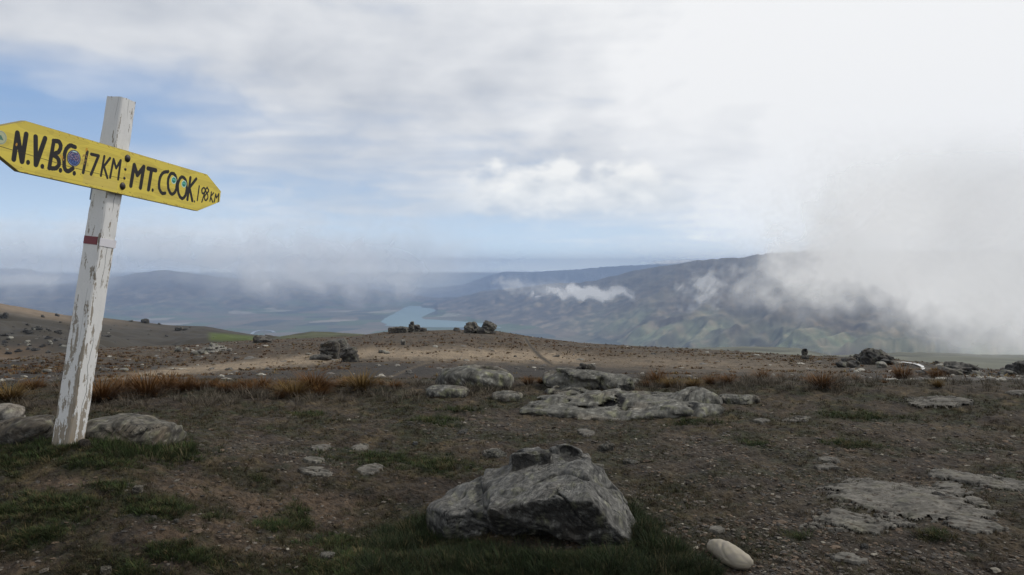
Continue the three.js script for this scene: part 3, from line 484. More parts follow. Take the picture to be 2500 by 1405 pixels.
// the big layered boulder in front
{
  const G = (px, py, d) => P(px, py, d), down = (p, y = -0.12) => V(p.x, y, p.z);
  const A = G(1365, 1112, 5.15), B = G(1436, 1096, 5.1), Cc = G(1518, 1226, 5.0), D = G(1606, 1372, 4.36), E2 = G(1452, 1345, 4.44), Gg = G(1185, 1240, 4.36), Hh = G(1432, 1218, 4.28), I = G(1190, 1168, 4.95), J = G(1300, 1136, 4.95);
  const D2 = G(1586, 1330, 4.66);
  const main = hull([A, B, Cc, D, D2, E2, Gg, Hh, I, J, down(D), down(G(1462, 1360, 4.46)), down(G(1215, 1300, 4.70)), down(I), down(A), down(Cc)], 0.012);
  const lowL = [G(1042, 1240, 4.72), G(1095, 1200, 5.0), G(1185, 1158, 5.1), G(1205, 1240, 4.62), G(1100, 1258, 4.55)], midL = [G(1172, 1180, 4.85), G(1190, 1147, 5.1), G(1290, 1128, 5.1), G(1300, 1225, 4.56), G(1180, 1232, 4.6)];
  const left = hull([...lowL, ...lowL.map((p) => down(p))], 0.02), mid = hull([...midL, ...midL.map((p) => down(p))], 0.02);
  const cap = hull([G(1250, 1114, 4.98), G(1345, 1105, 4.98), G(1352, 1150, 4.95), G(1250, 1154, 4.95), G(1258, 1103, 5.2), G(1345, 1097, 5.22), G(1345, 1140, 5.2), G(1258, 1150, 5.2)], 0.008);
  const rim = ell(G(1385, 1104, 5.22), [0.125, 0.052, 0.07], 0, -0.12, 0), rim2 = ell(G(1424, 1128, 5.08), [0.04, 0.1, 0.10], 0, 0.5, 0), shelf = hull([G(1215, 1150, 5.2), G(1270, 1140, 5.2), G(1275, 1165, 5.0), G(1212, 1165, 5.0), G(1215, 1175, 5.1), G(1270, 1178, 5.1)], 0.01);
  const hollow = ell(G(1393, 1108, 5.10), [0.078, 0.036, 0.11], 0, -0.2, 0), under = ell(G(1290, 1350, 4.42), [0.34, 0.17, 0.16], 0, 0, 0);
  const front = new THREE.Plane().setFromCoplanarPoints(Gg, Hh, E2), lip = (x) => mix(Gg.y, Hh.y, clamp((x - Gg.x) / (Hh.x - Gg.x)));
  const b = rock('boulder', [main, left, mid, cap, rim, rim2, shelf], { blend: 0.018, shadeAndStain: (x, y, z) => Math.max(0.9 * sst(0.10, 0.045, Math.abs(front.distanceToPoint(V(x, y, z)))) * sst(Gg.x - 0.12, Gg.x + 0.02, x) * sst(E2.x + 0.10, E2.x + 0.02, x) * sst(lip(x) + 0.012, lip(x) - 0.03, y + 0.03 * n3(x * 7, y * 7, z * 7)) * (0.75 + 0.4 * n3(x * 21, y * 21, z * 21)), 0.85 * sst(0.018, -0.004, cap(x, y, z)), 0.8 * sst(0.02, 0.0, shelf(x, y, z)) * sst(0.3, -0.1, n3(x * 9, y * 9, z * 9)), 0.95 * sst(0.03, 0.006, hollow(x, y, z))), cut: [hollow, under], cell: 0.0085, rough: 0.015, beds: 5, warp: 0.02, size: 0.55, seed: 4, lichen: 0.26, brown: 0.3, mat: rockNear, lay: V(0.16, 0.95, 0.27), floor: -0.14, color: [0.165, 0.16, 0.146], dark: [0.028, 0.029, 0.027] });  // shade of front face and hollow painted into the colour; cap and shelf dark
  tag(b, 'large layered grey boulder with a hollow top, long dark grass round its foot', 'boulder');
}
// boulders by the post
tag(rock('boulder', [lump(312, 1082, 118, 62, 0.75, { tilt: -0.05 }), lump(395, 1084, 46, 44, 0.8), lump(250, 1072, 50, 44, 0.8)], { cell: 0.013, size: 0.7, rough: 0.032, beds: 9, fissure: 0.35, seed: 7, mat: rockNear, color: [0.165, 0.15, 0.12], lichen: 0.3, brown: 0.6, lay: V(-0.12, 0.97, 0.2) }), 'broad grey brown boulder with wavy layers just right of the post', 'boulder');
tag(rock('boulder', [lump(48, 1084, 80, 62, 0.7, { tilt: 0.1 }), lump(100, 1080, 32, 40, 0.8)], { cell: 0.013, size: 0.7, rough: 0.03, beds: 9, fissure: 0.35, seed: 9, mat: rockNear, lichen: 0.2, brown: 0.9, color: [0.115, 0.095, 0.07], lay: V(-0.3, 0.9, 0.3) }), 'dark brown boulder against the left side of the post', 'boulder');
tag(rock('boulder', [lump(0, 1040, 52, 50, 0.9)], { cell: 0.02, size: 0.8, rough: 0.022, seed: 12, mat: rockNear, lichen: 0.35, color: [0.24, 0.23, 0.21] }), 'smooth grey boulder at the left edge behind the brown one', 'boulder');
// domed boulder and slabs before it
tag(rock('boulder', [lump(1160, 948, 90, 50, 0.75), lump(1200, 948, 50, 46, 0.9), lump(1100, 946, 36, 24, 0.9)], { cell: 0.026, size: 1.1, rough: 0.03, seed: 14, lichen: 0.75, brown: 0.25 }), 'domed lichen covered boulder at the edge of the flat ground', 'boulder');
tag(rock('boulder', [lump(1152, 944, 36, 13, 0.8)], { cell: 0.02, size: 0.7, rough: 0.02, seed: 15 }), 'small slab leaning on the front of the domed boulder', 'boulder');
tag(rock('boulder', [lump(1093, 970, 54, 26, 0.9), lump(1075, 966, 34, 18, 0.9)], { cell: 0.02, size: 0.8, rough: 0.02, seed: 16, lichen: 0.7 }), 'low pale slab lying in front of the domed boulder', 'boulder');
tag(rock('boulder', [lump(1238, 978, 38, 20, 1)], { cell: 0.018, size: 0.7, rough: 0.02, seed: 17 }), 'low flat stone between the domed boulder and the wide outcrop', 'boulder');
// wide outcrop
tag(rock('rock_outcrop', [
  lump(1430, 950, 112, 44, 0.6, { tilt: -0.04 }), lump(1500, 952, 46, 34, 0.8), lump(1382, 966, 62, 22, 0.9), lump(1345, 988, 64, 13, 1.2), lump(1420, 990, 72, 20, 1.1), lump(1490, 985, 70, 30, 1.0), lump(1560, 992, 80, 28, 1.0), lump(1500, 1008, 90, 20, 1.2), lump(1410, 1012, 72, 15, 1.0),
  lump(1600, 1004, 80, 24, 1.1), lump(1640, 992, 55, 26, 1), lump(1580, 1020, 72, 16, 0.9), lump(1662, 1014, 52, 17, 1), lump(1708, 996, 50, 38, 0.9), lump(1715, 1012, 46, 20, 1), lump(1460, 1024, 52, 9, 1), lump(1330, 1006, 50, 7, 1)],
{ cell: 0.026, size: 1.0, rough: 0.04, blend: 0.04, warp: 0.04, seed: 21, lichen: 0.5, brown: 0.3, fissure: 1.3, lay: V(0.1, 0.96, 0.25) }), 'wide grey schist outcrop of rounded humps in the middle of the flat', 'rock outcrop');
tag(rock('boulder', [lump(1555, 938, 14, 14, 1), lump(1545, 940, 12, 9, 1)], { cell: 0.02, size: 0.6, rough: 0.02, seed: 22, lichen: 0.8 }), 'little pale stone at the back right of the wide outcrop', 'boulder');
tag(rock('boulder', [lump(1792, 985, 36, 18, 0.9), lump(1830, 984, 24, 14, 1)], { cell: 0.022, size: 0.7, rough: 0.025, seed: 23, lichen: 0.5 }), 'low stone just off the right end of the wide outcrop', 'boulder');
// tors on the ridge and slopes (dark rock, layers tilted)
const darkRock = { color: [0.135, 0.125, 0.11], dark: [0.045, 0.042, 0.04], mat: rockFar, lichen: 0.25, brown: 0.3 };
const tor = (label, lumps, o) => tag(rock('tor', lumps, { ...darkRock, ...o }), label, 'rock tor');
tor('dark leaning slab of a tor at the foot of the pale bare strip', [lump(818, 876, 34, 46, 0.8, { box: 0.8, tilt: 0.18, sink: 0.4 }), lump(806, 876, 22, 42, 0.8, { box: 0.9, tilt: 0.1 }), lump(785, 880, 28, 12, 0.8)], { cell: 0.07, size: 2.2, rough: 0.13, seed: 31, lay: V(-0.2, 0.95, 0.2) });
tor('smaller cracked block right beside the dark leaning slab', [lump(853, 884, 19, 34, 0.9, { box: 0.7, tilt: 0.3 }), lump(860, 884, 12, 18, 0.9, { box: 0.6, tilt: 0.5, lift: 16 })], { cell: 0.055, size: 1.8, rough: 0.11, seed: 32, lay: V(-0.4, 0.9, 0.2) });
tor('spiky left tor of the dark pair on the ridge crest', [lump(1154, 814, 15, 28, 0.9, { box: 0.5, tilt: 0.3 }), lump(1145, 814, 13, 18, 0.9, { box: 0.5 }), lump(1166, 814, 10, 16, 0.9)], { cell: 0.12, size: 4, rough: 0.3, seed: 33, lay: V(0.5, 0.8, 0.2) });
tor('taller overhanging right tor of the dark pair on the ridge crest', [lump(1192, 815, 17, 29, 0.9, { box: 0.6, tilt: -0.35, sink: 0.6 }), lump(1180, 815, 16, 16, 0.9, { tilt: 0.5 }), lump(1195, 815, 15, 12, 0.9)], { cell: 0.12, size: 4, rough: 0.3, seed: 34, lay: V(0.4, 0.85, 0.2) });
tor('long flat tor with a short pillar at the left end of the ridge crest', [lump(972, 814, 24, 15, 0.7, { box: 0.7 }), lump(1005, 812, 6, 27, 1, { box: 0.8 }), lump(1016, 811, 9, 17, 1, { box: 0.6 }), lump(1030, 810, 12, 10, 0.9), lump(995, 812, 18, 12, 0.9)], { cell: 0.11, size: 3, rough: 0.22, seed: 35 });
tor('small low stone on the ridge crest left of the dark pair', [lump(1114, 809, 8, 8, 1), lump(1120, 810, 8, 5, 1)], { cell: 0.11, size: 2.5, rough: 0.15, seed: 36 });
tor('dark block on the skyline before the green paddock', [lump(634, 838, 15, 17, 0.9, { box: 0.6 }), lump(648, 838, 14, 10, 0.9)], { cell: 0.11, size: 3, rough: 0.25, seed: 37 });
const paleRock = { ...darkRock, color: [0.30, 0.285, 0.25], dark: [0.10, 0.095, 0.09], lichen: 0.5 };
tor('heap of pale broken stones on the far slope right of the post', [lump(525, 860, 12, 26, 0.9, { box: 0.7 }), lump(535, 858, 14, 17, 0.9, { box: 0.7 }), lump(512, 864, 15, 15, 0.9, { box: 0.7 }), lump(494, 866, 14, 12, 0.9), lump(478, 867, 12, 9, 0.9), lump(558, 858, 8, 7, 0.9)], { ...paleRock, cell: 0.1, size: 2.5, rough: 0.3, seed: 38 });
tor('flat pale stone left of the heap of broken stones', [lump(436, 859, 9, 10, 0.9, { box: 0.7 }), lump(455, 858, 6, 9, 1)], { ...paleRock, cell: 0.09, size: 2.5, rough: 0.2, seed: 39 });
tor('slender upright stone stack on the right of the ridge', [lump(1964, 877, 4.6, 24, 1, { box: 0.9 }), lump(1966, 878, 8, 9, 1), lump(1965, 877, 5, 9, 1, { box: 0.8, lift: 15 })], { cell: 0.05, size: 1.6, rough: 0.08, seed: 40 });
tor('dark knobbly tor on the rise right of the stone stack', [lump(2132, 890, 34, 36, 0.8), lump(2112, 888, 22, 22, 0.9), lump(2150, 890, 26, 22, 0.9), lump(2126, 890, 13, 26, 1, { lift: 8 }), lump(2168, 892, 18, 12, 1)], { cell: 0.06, size: 1.6, rough: 0.17, seed: 41, color: [0.085, 0.08, 0.072] });
tor('low dark tor left of and below the knobbly one', [lump(2072, 896, 19, 26, 0.9), lump(2060, 898, 18, 14, 0.9), lump(2085, 898, 14, 18, 0.9)], { cell: 0.05, size: 1.5, rough: 0.13, seed: 42, color: [0.085, 0.08, 0.072] });
tor('rounded pale boulder at the foot of the knobbly tor', [lump(2152, 899, 11, 13, 1)], { ...paleRock, cell: 0.04, size: 1.2, rough: 0.05, seed: 43 });
tor('grey rock on the near rise right of the bright road bend', [lump(2352, 914, 36, 30, 0.8), lump(2330, 916, 30, 18, 0.9), lump(2374, 916, 26, 16, 0.9)], { cell: 0.035, size: 1.2, rough: 0.09, seed: 44, color: [0.15, 0.14, 0.125] });
tor('jagged dark rock at the right edge of the near rise', [lump(2490, 916, 30, 26, 0.9, { box: 0.5 }), lump(2515, 916, 30, 34, 0.9, { box: 0.5 }), lump(2462, 918, 18, 12, 1)], { cell: 0.035, size: 1.2, rough: 0.1, seed: 45, color: [0.10, 0.095, 0.088] });
tor('small black rock right under the bright road bend', [lump(2264, 916, 14, 14, 1), lump(2252, 918, 10, 8, 1)], { cell: 0.035, size: 1, rough: 0.06, seed: 46, color: [0.07, 0.068, 0.062] });
tor('low dark rocks on the skyline right of the bright road bend', [lump(2312, 893, 14, 10, 0.9), lump(2290, 892, 10, 6, 1), lump(2330, 895, 10, 7, 1)], { cell: 0.05, size: 1.5, rough: 0.1, seed: 47 });
tor('clump of dark stones behind the wide outcrop', [lump(1424, 902, 9, 14, 1, { box: 0.5 }), lump(1440, 902, 13, 10, 0.9), lump(1412, 904, 8, 7, 1), lump(1375, 904, 20, 6, 0.9)], { cell: 0.045, size: 1.3, rough: 0.09, seed: 48 });
tor('pale standing stone on the brown slope below the ridge tor', [lump(984, 842, 6, 12, 1, { box: 0.7 })], { ...paleRock, cell: 0.08, size: 1.5, rough: 0.1, seed: 49 });
tor('grey stones where the pale strip begins left of the middle', [lump(933, 862, 9, 8, 1), lump(945, 864, 7, 5, 1)], { ...paleRock, cell: 0.07, size: 1.5, rough: 0.1, seed: 50 });
tor('whitish stone in the rusty grass left of the post', [lump(114, 911, 9, 9, 1)], { ...paleRock, cell: 0.05, size: 1.2, rough: 0.06, seed: 51 });
tor('flat whitish stone in the rusty grass right of the post', [lump(304, 906, 12, 6, 1)], { ...paleRock, cell: 0.05, size: 1.2, rough: 0.06, seed: 52 });
// tors on the hill across the gully
function onHill(px, row) { let a = 300; const [sx, sz, ca] = dirAt(px); for (let d = 300; d < 1200; d += 1.5) { const x = sx * d / ca, z = sz * d / ca, y = hillHeight(px, d, x, z); if (rowOf(x, y, z) <= row + 0.4) { a = d; break; } a = d; } const x = sx * a / ca, z = sz * a / ca; return V(x, hillHeight(px, a, x, z), z); }
function hillTor(label, px, row, w, h, seed) {
  const b = onHill(px, row), s = -b.z / F, L = [];
  const q = rng(seed * 77);
  for (let i = 0; i < 4; i++) { const ww = w * (0.35 + 0.4 * q()), hh = h * (0.45 + 0.6 * q()); L.push(ell(V(b.x + (q() - 0.5) * w * 1.3 * s, b.y + hh * s * 0.3, b.z - q() * w * s * 0.4), [ww * s, hh * s * 0.75, ww * s * 0.8], q() * 3, (q() - 0.5) * 0.8, 0.5)); }
  tor(label, L, { cell: Math.max(0.3, w * s / 12), size: w * s * 0.8, rough: w * s * 0.13, seed, color: [0.11, 0.105, 0.095] });
}
[['dark tor cut by the left edge on the far hill', 6, 778, 12, 14], ['small dark tor near the skyline of the far hill left of the post', 104, 775, 6, 6], ['larger of the two dark tors near the skyline left of the post', 136, 772, 6, 6], ['jagged tor halfway down the far hill left of the post', 62, 815, 9, 11], ['craggy tor above the jagged one on the far hill', 88, 806, 12, 9], ['low tor right of the craggy one on the far hill', 112, 806, 7, 6], ['dark tor in the gully close left of the post', 138, 815, 10, 9], ['tiny tor on the skyline just right of the post', 318, 786, 6, 4], ['rough tor on the skyline right of the tiny one', 350, 789, 11, 9], ['little stone on the skyline right of the rough tor', 387, 793, 4, 4], ['long slanting tor below the skyline of the far hill', 440, 808, 16, 10], ['peaked tor near the right end of the far hill', 474, 792, 8, 6], ['dark scrubby rocks on the green knoll behind the dark block', 694, 815, 18, 5]].forEach((q, i) => hillTor(...q, 61 + i));

// bedrock worn flush with the ground, breaking through it in an uneven outline
function bedrock(label, px, py, w, h, o = {}) {
  const c = patch(px, py, w, h), n = o.n ?? 100, pos = [], col = [], uv = [], idx = [], seed = px * 0.37 + py * 0.11, mid = V(c.x, ground(c.x, c.z, false), c.z), ang = o.turn ?? 0, ca = Math.cos(ang), sa = Math.sin(ang), keep = [];
  for (let i = 0; i <= n; i++) for (let j = 0; j <= n; j++) {
    const s = (i / n * 2 - 1) * 1.5, t = (j / n * 2 - 1) * 1.5, x = c.x + c.a * s * ca + c.b * t * sa, z = c.z - c.a * s * sa + c.b * t * ca;
    const wob = 0.45 * fbm2(x * 2.6 + seed, z * 2.6, 3) + 0.38 * fbm2(x * 11, z * 11 + seed, 3) + 0.06 * n2(x * 30, z * 30), mm = 1.0 - Math.hypot(s, t) + wob * (o.ragged ?? 0.9);
    const bed = (fbm2(x * 1.5 + seed, z * 2.4, 2) * 2.2 + 4), fl = Math.floor(bed), sheet = (fl + sst(0.9, 1, bed - fl)) * 0.012 - 0.045, crack = sst(0.05, 0.012, Math.abs(fbm2(x * 2.1 + 9, z * 3.3 + seed, 3))) * sst(-0.2, 0.3, n2(x * 1.7, z * 1.7 + 3));
    const y = ground(x, z, false) + (mm < 0 ? mm * 0.2 : (o.high ?? 0.016) * sst(0, 0.09, mm)) + sheet * (o.high ?? 0.016) / 0.016 * 0.6 * sst(0, 0.3, mm) + 0.003 * fbm2(x * 9, z * 14 + 3, 3) - 0.008 * crack + 0.004;
    pos.push(x - mid.x, y - mid.y, z - mid.z); keep.push(mm > -0.04);
    const q = fbm2(x * 4 + 3, z * 7, 4), p = fbm2(x * 26, z * 34, 3), k = [0.18, 0.166, 0.14];
    blend(k, [0.125, 0.115, 0.098], clamp(0.3 + 1.0 * q)); blend(k, [0.30, 0.28, 0.235], clamp(p * 0.9 + 0.4 * q)); blend(k, [0.17, 0.165, 0.09], clamp(1.3 * n2(x * 3.3, z * 3.3 + seed) - 0.5) * 0.5); blend(k, [0.035, 0.030, 0.024], crack * 0.9); blend(k, C.soil, sst(0.30, 0.48, fbm2(x * 9 + 6, z * 12, 4)) * 0.9);
    col.push(...k); uv.push(x, z * 1.4);
  }
  for (let i = 0; i < n; i++) for (let j = 0; j < n; j++) { const a = i * (n + 1) + j, b = a + n + 1; if (keep[a] && keep[b] && keep[a + 1] && keep[b + 1]) idx.push(a, a + 1, b, b, a + 1, b + 1); }
  const m = tag(mesh('bedrock_slab', geo(pos, idx, col, uv), rockFlat), label, 'rock slab');
  m.position.copy(mid);
}
for (const [q, label, o] of SLABS) bedrock(label, ...q, o);

// single stones
const q0 = rng(5);
function stone(name, label, px, py, w, h, o = {}) {
  const b = at(px, py), s = -b.z / F, W = w * s, H = h * s;
  return tag(rock(name, [ell(V(b.x, b.y + H * 0.35, b.z), [W, H * 0.65, W * 0.75], q0() * 3, (q0() - 0.5) * 0.4, 0.6)], { cell: W / 9, size: W * 1.4, rough: W * 0.16, seed: px * 0.1, mat: rockNear, lichen: 0.3, ...o }), label, 'stone');
}
stone('stone', 'dark angular stone lying on the broad pale slab', 2291, 1217, 13, 13, { color: [0.09, 0.085, 0.08], lichen: 0 });
stone('stone', 'grey pointed stone on the gravel behind the big boulder', 1480, 1100, 20, 18);
stone('stone', 'pale stone half buried in the dirt bank below the post', 336, 1208, 12, 15, { color: [0.38, 0.34, 0.27] });
stone('stone', 'pale stone at the bottom edge under the grass bank', 258, 1394, 17, 14, { color: [0.40, 0.36, 0.28] });
stone('stone', 'flat pale stone in the grass near the bottom middle', 796, 1362, 20, 11, { color: [0.36, 0.34, 0.29] });
stone('stone', 'pale stone on the turf right of the layered boulder by the post', 490, 1090, 9, 8, { color: [0.42, 0.38, 0.3] });
stone('stone', 'small grey stone on the bare path below the grass bank', 430, 1274, 8, 8);
stone('stone', 'pale stone in the gravel above the pale slabs at right', 2237, 1103, 12, 12, { color: [0.40, 0.37, 0.3] });
stone('stone', 'white rounded stone on the turf far right', 2278, 1048, 7, 7, { color: [0.45, 0.43, 0.38] });
stone('stone', 'flat stone on the gravel right behind the big boulder top', 1540, 1132, 18, 9);
stone('stone', 'pale stone close behind the right shoulder of the big boulder', 1462, 1145, 14, 9, { color: [0.36, 0.34, 0.28] });
stone('stone', 'dark shard standing in the gravel left above the broad slab', 2140, 1193, 9, 7, { color: [0.10, 0.095, 0.09] });
stone('stone', 'grey boulder-like stone behind the big boulder to its left', 1212, 1114, 24, 14);
stone('stone', 'thin dark flake on the ground above the middle', 1130, 1056, 16, 4, { color: [0.12, 0.115, 0.11] });
stone('stone', 'small bluish stone with a white top left of the middle', 1013, 1088, 6, 8, { color: [0.3, 0.32, 0.33] });
stone('stone', 'small stone in the dark grass at the bottom left of the boulder', 986, 1380, 9, 8);
stone('stone', 'dark stone by the wet looking gravel near the bottom right', 2112, 1338, 11, 7, { color: [0.14, 0.135, 0.13] });
stone('stone', 'reddish brown lump of turf and stone at the foot of the post', 204, 1092, 13, 17, { color: [0.07, 0.055, 0.04], lichen: 0 });
{ // smooth river stone
  const a = at(1742, 1352), b = at(1820, 1392), c = a.clone().add(b).multiplyScalar(0.5), L = a.distanceTo(b) / 2 + 0.035, pos = [], col = [], uv = [], idx = [], nu = 72, nv = 40;
  const dir = b.clone().sub(a).setY(0).normalize(), side = V(-dir.z, 0, dir.x);
  for (let i = 0; i <= nu; i++) for (let j = 0; j <= nv; j++) {
    const t = i / nu * Math.PI, f = j / nv * 2 * Math.PI, k = Math.pow(Math.abs(Math.sin(t)), 0.62), l = -Math.cos(t), bend = 0.012 * Math.sin(l * 3), w = 0.066 * k * (1 + 0.1 * l), h = 0.056 * k * (1 - 0.08 * l);
    const crease = 0.006 * gauss(Math.sin(f) * 0.7 + l * 0.8 - 0.42, 0.06) * sst(-0.2, 0.3, Math.sin(f)) + 0.0025 * n3(l * 3, Math.cos(f) * 1.5, Math.sin(f) * 1.5);
    const cy = Math.sin(f) * (h - crease) + 0.045, cw = Math.cos(f) * (w - crease) + bend, p = dir.clone().multiplyScalar(l * L).addScaledVector(side, cw).setY(cy);
    pos.push(p.x, p.y, p.z); const n = fbm3(l * 3, Math.cos(f) * 2, Math.sin(f) * 2, 4), s = 1 + 0.14 * n; col.push(0.33 * s, 0.29 * s, 0.225 * s * (1 - 0.1 * n)); uv.push(l * 0.3, f * 0.1);
  }
  for (let i = 0; i < nu; i++) for (let j = 0; j < nv; j++) { const p = i * (nv + 1) + j, q = p + nv + 1; idx.push(p, p + 1, q, q, p + 1, q + 1); }
  const m = tag(mesh('river_stone', outward(geo(pos, idx, col, uv)), new THREE.MeshStandardMaterial({ vertexColors: true, roughness: 0.7 })), 'smooth pale oblong river stone with a crease, right of the boulder', 'stone');
  m.position.set(c.x, ground(c.x, c.z) + 0.002, c.z);
}

/* ---------- signpost ---------- */
{
  const dB = V(0.275, -0.051, -1).normalize(), base = V(-3.2205, -1.1353, -5.5), top = V(-2.9089, 1.4011, -5.65), up = top.clone().sub(base), len = up.length(); up.normalize();
  const vB = up.clone().addScaledVector(dB, -up.dot(dB)).normalize(), nB = dB.clone().cross(vB);
  const W3 = (v) => turn(v.x, v.y, v.z), foot = W3(base).add(V(0, EYE, 0));
  const post = new THREE.Group(); post.name = 'signpost'; post.position.copy(foot); scene.add(post);
  tag(post, 'leaning white painted signpost with peeling paint and a yellow arrow board', 'signpost');
  const frame = (r, u, n) => new THREE.Matrix4().makeBasis(W3(r), W3(u), W3(n));
  // timber: square, corners chamfered, worn; its paint flaked to the wood
  const right = nB.clone().addScaledVector(up, -nB.dot(up)).normalize(), face = right.clone().cross(up);  // right: out of the board's side; face: out of the side turned to the path
  const half = 0.078, ch = 0.012, outl = [[-half + ch, half], [half - ch, half], [half, half - ch], [half, -half + ch], [half - ch, -half], [-half + ch, -half], [-half, -half + ch], [-half, half - ch]];
  const per = [0]; for (let i = 0; i < 8; i++) { const [a, b] = outl[i], [c, d] = outl[(i + 1) % 8]; per.push(per[i] + Math.hypot(c - a, d - b)); }
  const total = per[8], pos = [], uv = [], idx = [], rings = 120, sub = 4, cols = 8 * sub + 1, low = -0.22;
  for (let j = 0; j <= rings; j++) {
    const h = mix(low, len, j / rings), taper = 1 - 0.06 * h / len;
    for (let i = 0; i < cols; i++) {
      const e = Math.min(7, Math.floor(i / sub)), f = i === cols - 1 ? 1 : (i - e * sub) / sub, [a, b] = outl[e], [c, d] = outl[(e + 1) % 8];
      let x = mix(a, c, f) * taper, y = mix(b, d, f) * taper; const w = 0.0028 * fbm2(x * 30 + 3, h * 2.2 + y * 30, 3), nick = 0.006 * sst(0.35, 0.7, n2(h * 7, e * 3.3)) * (e % 2 ? 1 : 0), k = 1 + (w - nick) / half; x *= k; y *= k;
      const p = right.clone().multiplyScalar(x).addScaledVector(face, y).addScaledVector(up, h + (j === rings ? 0.006 * n2(x * 40, y * 40) : 0)), q = W3(p);
      pos.push(q.x, q.y, q.z); uv.push((per[e] + f * (per[e + 1] - per[e])) / total, (h - low) / (len - low));
    }
  }
  for (let j = 0; j < rings; j++) for (let i = 0; i < cols - 1; i++) { const a = j * cols + i, b = a + cols; idx.push(a, a + 1, b, b, a + 1, b + 1); }
  const TW = 512, TH = 2048, px = new Uint8Array(TW * TH * 4), bp = new Uint8Array(TW * TH * 4);
  const corners = [per[0], per[1], per[2], per[3], per[4], per[5], per[6], per[7]];
  for (let j = 0; j < TH; j++) for (let i = 0; i < TW; i++) {
    const s = i / TW * total, h = mix(low, len, j / TH), o = (j * TW + i) * 4, ang = i / TW * 2 * Math.PI, X = Math.cos(ang) * 0.1, Y = Math.sin(ang) * 0.1;
    let edge = 1; for (let e = 0; e < 8; e += 2) { const m = (corners[(e + 1) % 8] + per[e + 2 > 7 ? 8 : e + 2]) / 2; edge = Math.min(edge, Math.abs(s - m)); }
    const hh = h / len, big = fbm3(X * 17, Y * 17, h * 3.6, 5, 0.6), fine = fbm3(X * 80, Y * 80, h * 34, 4), tiny = fbm3(X * 230, Y * 230, h * 110, 3);
    const wear = 0.33 - 0.27 * sst(0, 0.5, hh) - 0.10 * sst(0.45, 0.7, hh) + 0.30 * gauss(edge, 0.014) * (1 - 0.55 * hh) + 0.3 * sst(0.10, 0.0, hh) * 1.2 + 0.22 * sst(0.985, 1, hh);
    const q = big * 1.05 + fine * 0.22 + tiny * 0.14 + wear - 0.44, bare = sst(-0.008, 0.008, q), lip = gauss(q, 0.018);
    const grain = fbm3(X * 150, Y * 150, h * 1.6, 4), wood = [0.30 + 0.12 * grain, 0.245 + 0.10 * grain, 0.175 + 0.08 * grain], gw = sst(-0.2, 0.4, big);
    const w2 = [mix(wood[0], 0.33, 0.45 * gw), mix(wood[1], 0.31, 0.45 * gw), mix(wood[2], 0.28, 0.45 * gw)];
    const white = 0.75 + 0.05 * big + 0.05 * fine - 0.10 * sst(0.18, 0.35, tiny * 0.6 + fine * 0.3), c = [white, white * 0.99, white * 0.965].map((v, k) => mix(v, w2[k], bare) * (1 - 0.35 * lip * bare));  // flake edges darkened by a thin painted shadow outline
    const rf = (per[2] + per[3]) / 2 + 0.012 * n2(h * 3, 4), crack = sst(0.0024, 0.001, Math.abs(s - rf - 0.006 * n2(h * 9, 9))) * sst(-0.45, 0.1, n2(h * 2.3, 2)) + 0.7 * sst(0.0016, 0.0006, Math.abs(s - (per[0] + per[1]) / 2 - 0.02 * n2(h * 1.3, 7) - 0.03)) * sst(0.1, 0.5, n2(h * 1.7, 12));
    for (let k = 0; k < 3; k++) { const lin = c[k] * (1 - 0.85 * clamp(crack)); px[o + k] = 255 * Math.pow(clamp(lin), 1 / 2.2); bp[o + k] = 255 * clamp(0.55 + 0.35 * (1 - bare) + 0.10 * grain * bare - 0.5 * clamp(crack) + 0.05 * fine); }
    px[o + 3] = bp[o + 3] = 255;
  }
  const T = (d, srgb) => { const t = new THREE.DataTexture(d, TW, TH); t.wrapS = THREE.RepeatWrapping; t.wrapT = THREE.ClampToEdgeWrapping; t.magFilter = THREE.LinearFilter; if (srgb) t.colorSpace = THREE.SRGBColorSpace; t.needsUpdate = true; return t; };
  const timber = mesh('post', outward(geo(pos, idx, null, uv), W3(up.clone().multiplyScalar(len / 2))), new THREE.MeshStandardMaterial({ map: T(px, true), bumpMap: T(bp), bumpScale: 0.004, roughness: 0.8 }), post);
  { // sawn top
    const tp = [], ti = []; for (let i = 0; i < cols - 1; i++) { const a = (rings * cols + i) * 3; tp.push(pos[a], pos[a + 1], pos[a + 2]); }
    const c = W3(up.clone().multiplyScalar(len + 0.012)); tp.push(c.x, c.y, c.z); for (let i = 0; i < cols - 1; i++) ti.push(i, (i + 1) % (cols - 1), cols - 1);
    mesh('end_grain', geo(tp, ti), new THREE.MeshStandardMaterial({ color: rgb(0.16, 0.14, 0.12), roughness: 1, side: THREE.DoubleSide }), timber);
  }
  // board: a painted plank pointed at both ends, nailed to the right-hand side
  const anchor = V((305 - CX) / F * 5.6, (702.5 - 420) / F * 5.6, -5.6), th = 0.034;
  const S = new THREE.Shape(); [[-1.10, 0.045], [-0.858, 0.153], [0.897, 0.153], [1.10, 0.044], [1.10, -0.046], [0.83, -0.166], [-0.859, -0.166], [-1.10, -0.05]].forEach(([a, b], i) => (i ? S.lineTo(a, b) : S.moveTo(a, b)));
  const bg = new THREE.ExtrudeGeometry(S, { depth: th, bevelEnabled: true, bevelThickness: 0.003, bevelSize: 0.003, bevelSegments: 2, steps: 1 });
  { const p = bg.attributes.position, u = bg.attributes.uv; for (let i = 0; i < p.count; i++) u.setXY(i, (p.getX(i) + 1.15) / 2.3, (p.getY(i) + 0.18) / 0.36); }
  const BW = 2048, BH = 320, cv = document.createElement('canvas'); cv.width = BW; cv.height = BH; const g = cv.getContext('2d'), sx = BW / 2.3, X = (u) => (u + 1.15) * sx, Y = (v) => (0.18 - v) * BH / 0.36, R = rng(91);
  g.fillStyle = 'rgb(228,206,84)'; g.fillRect(0, 0, BW, BH);
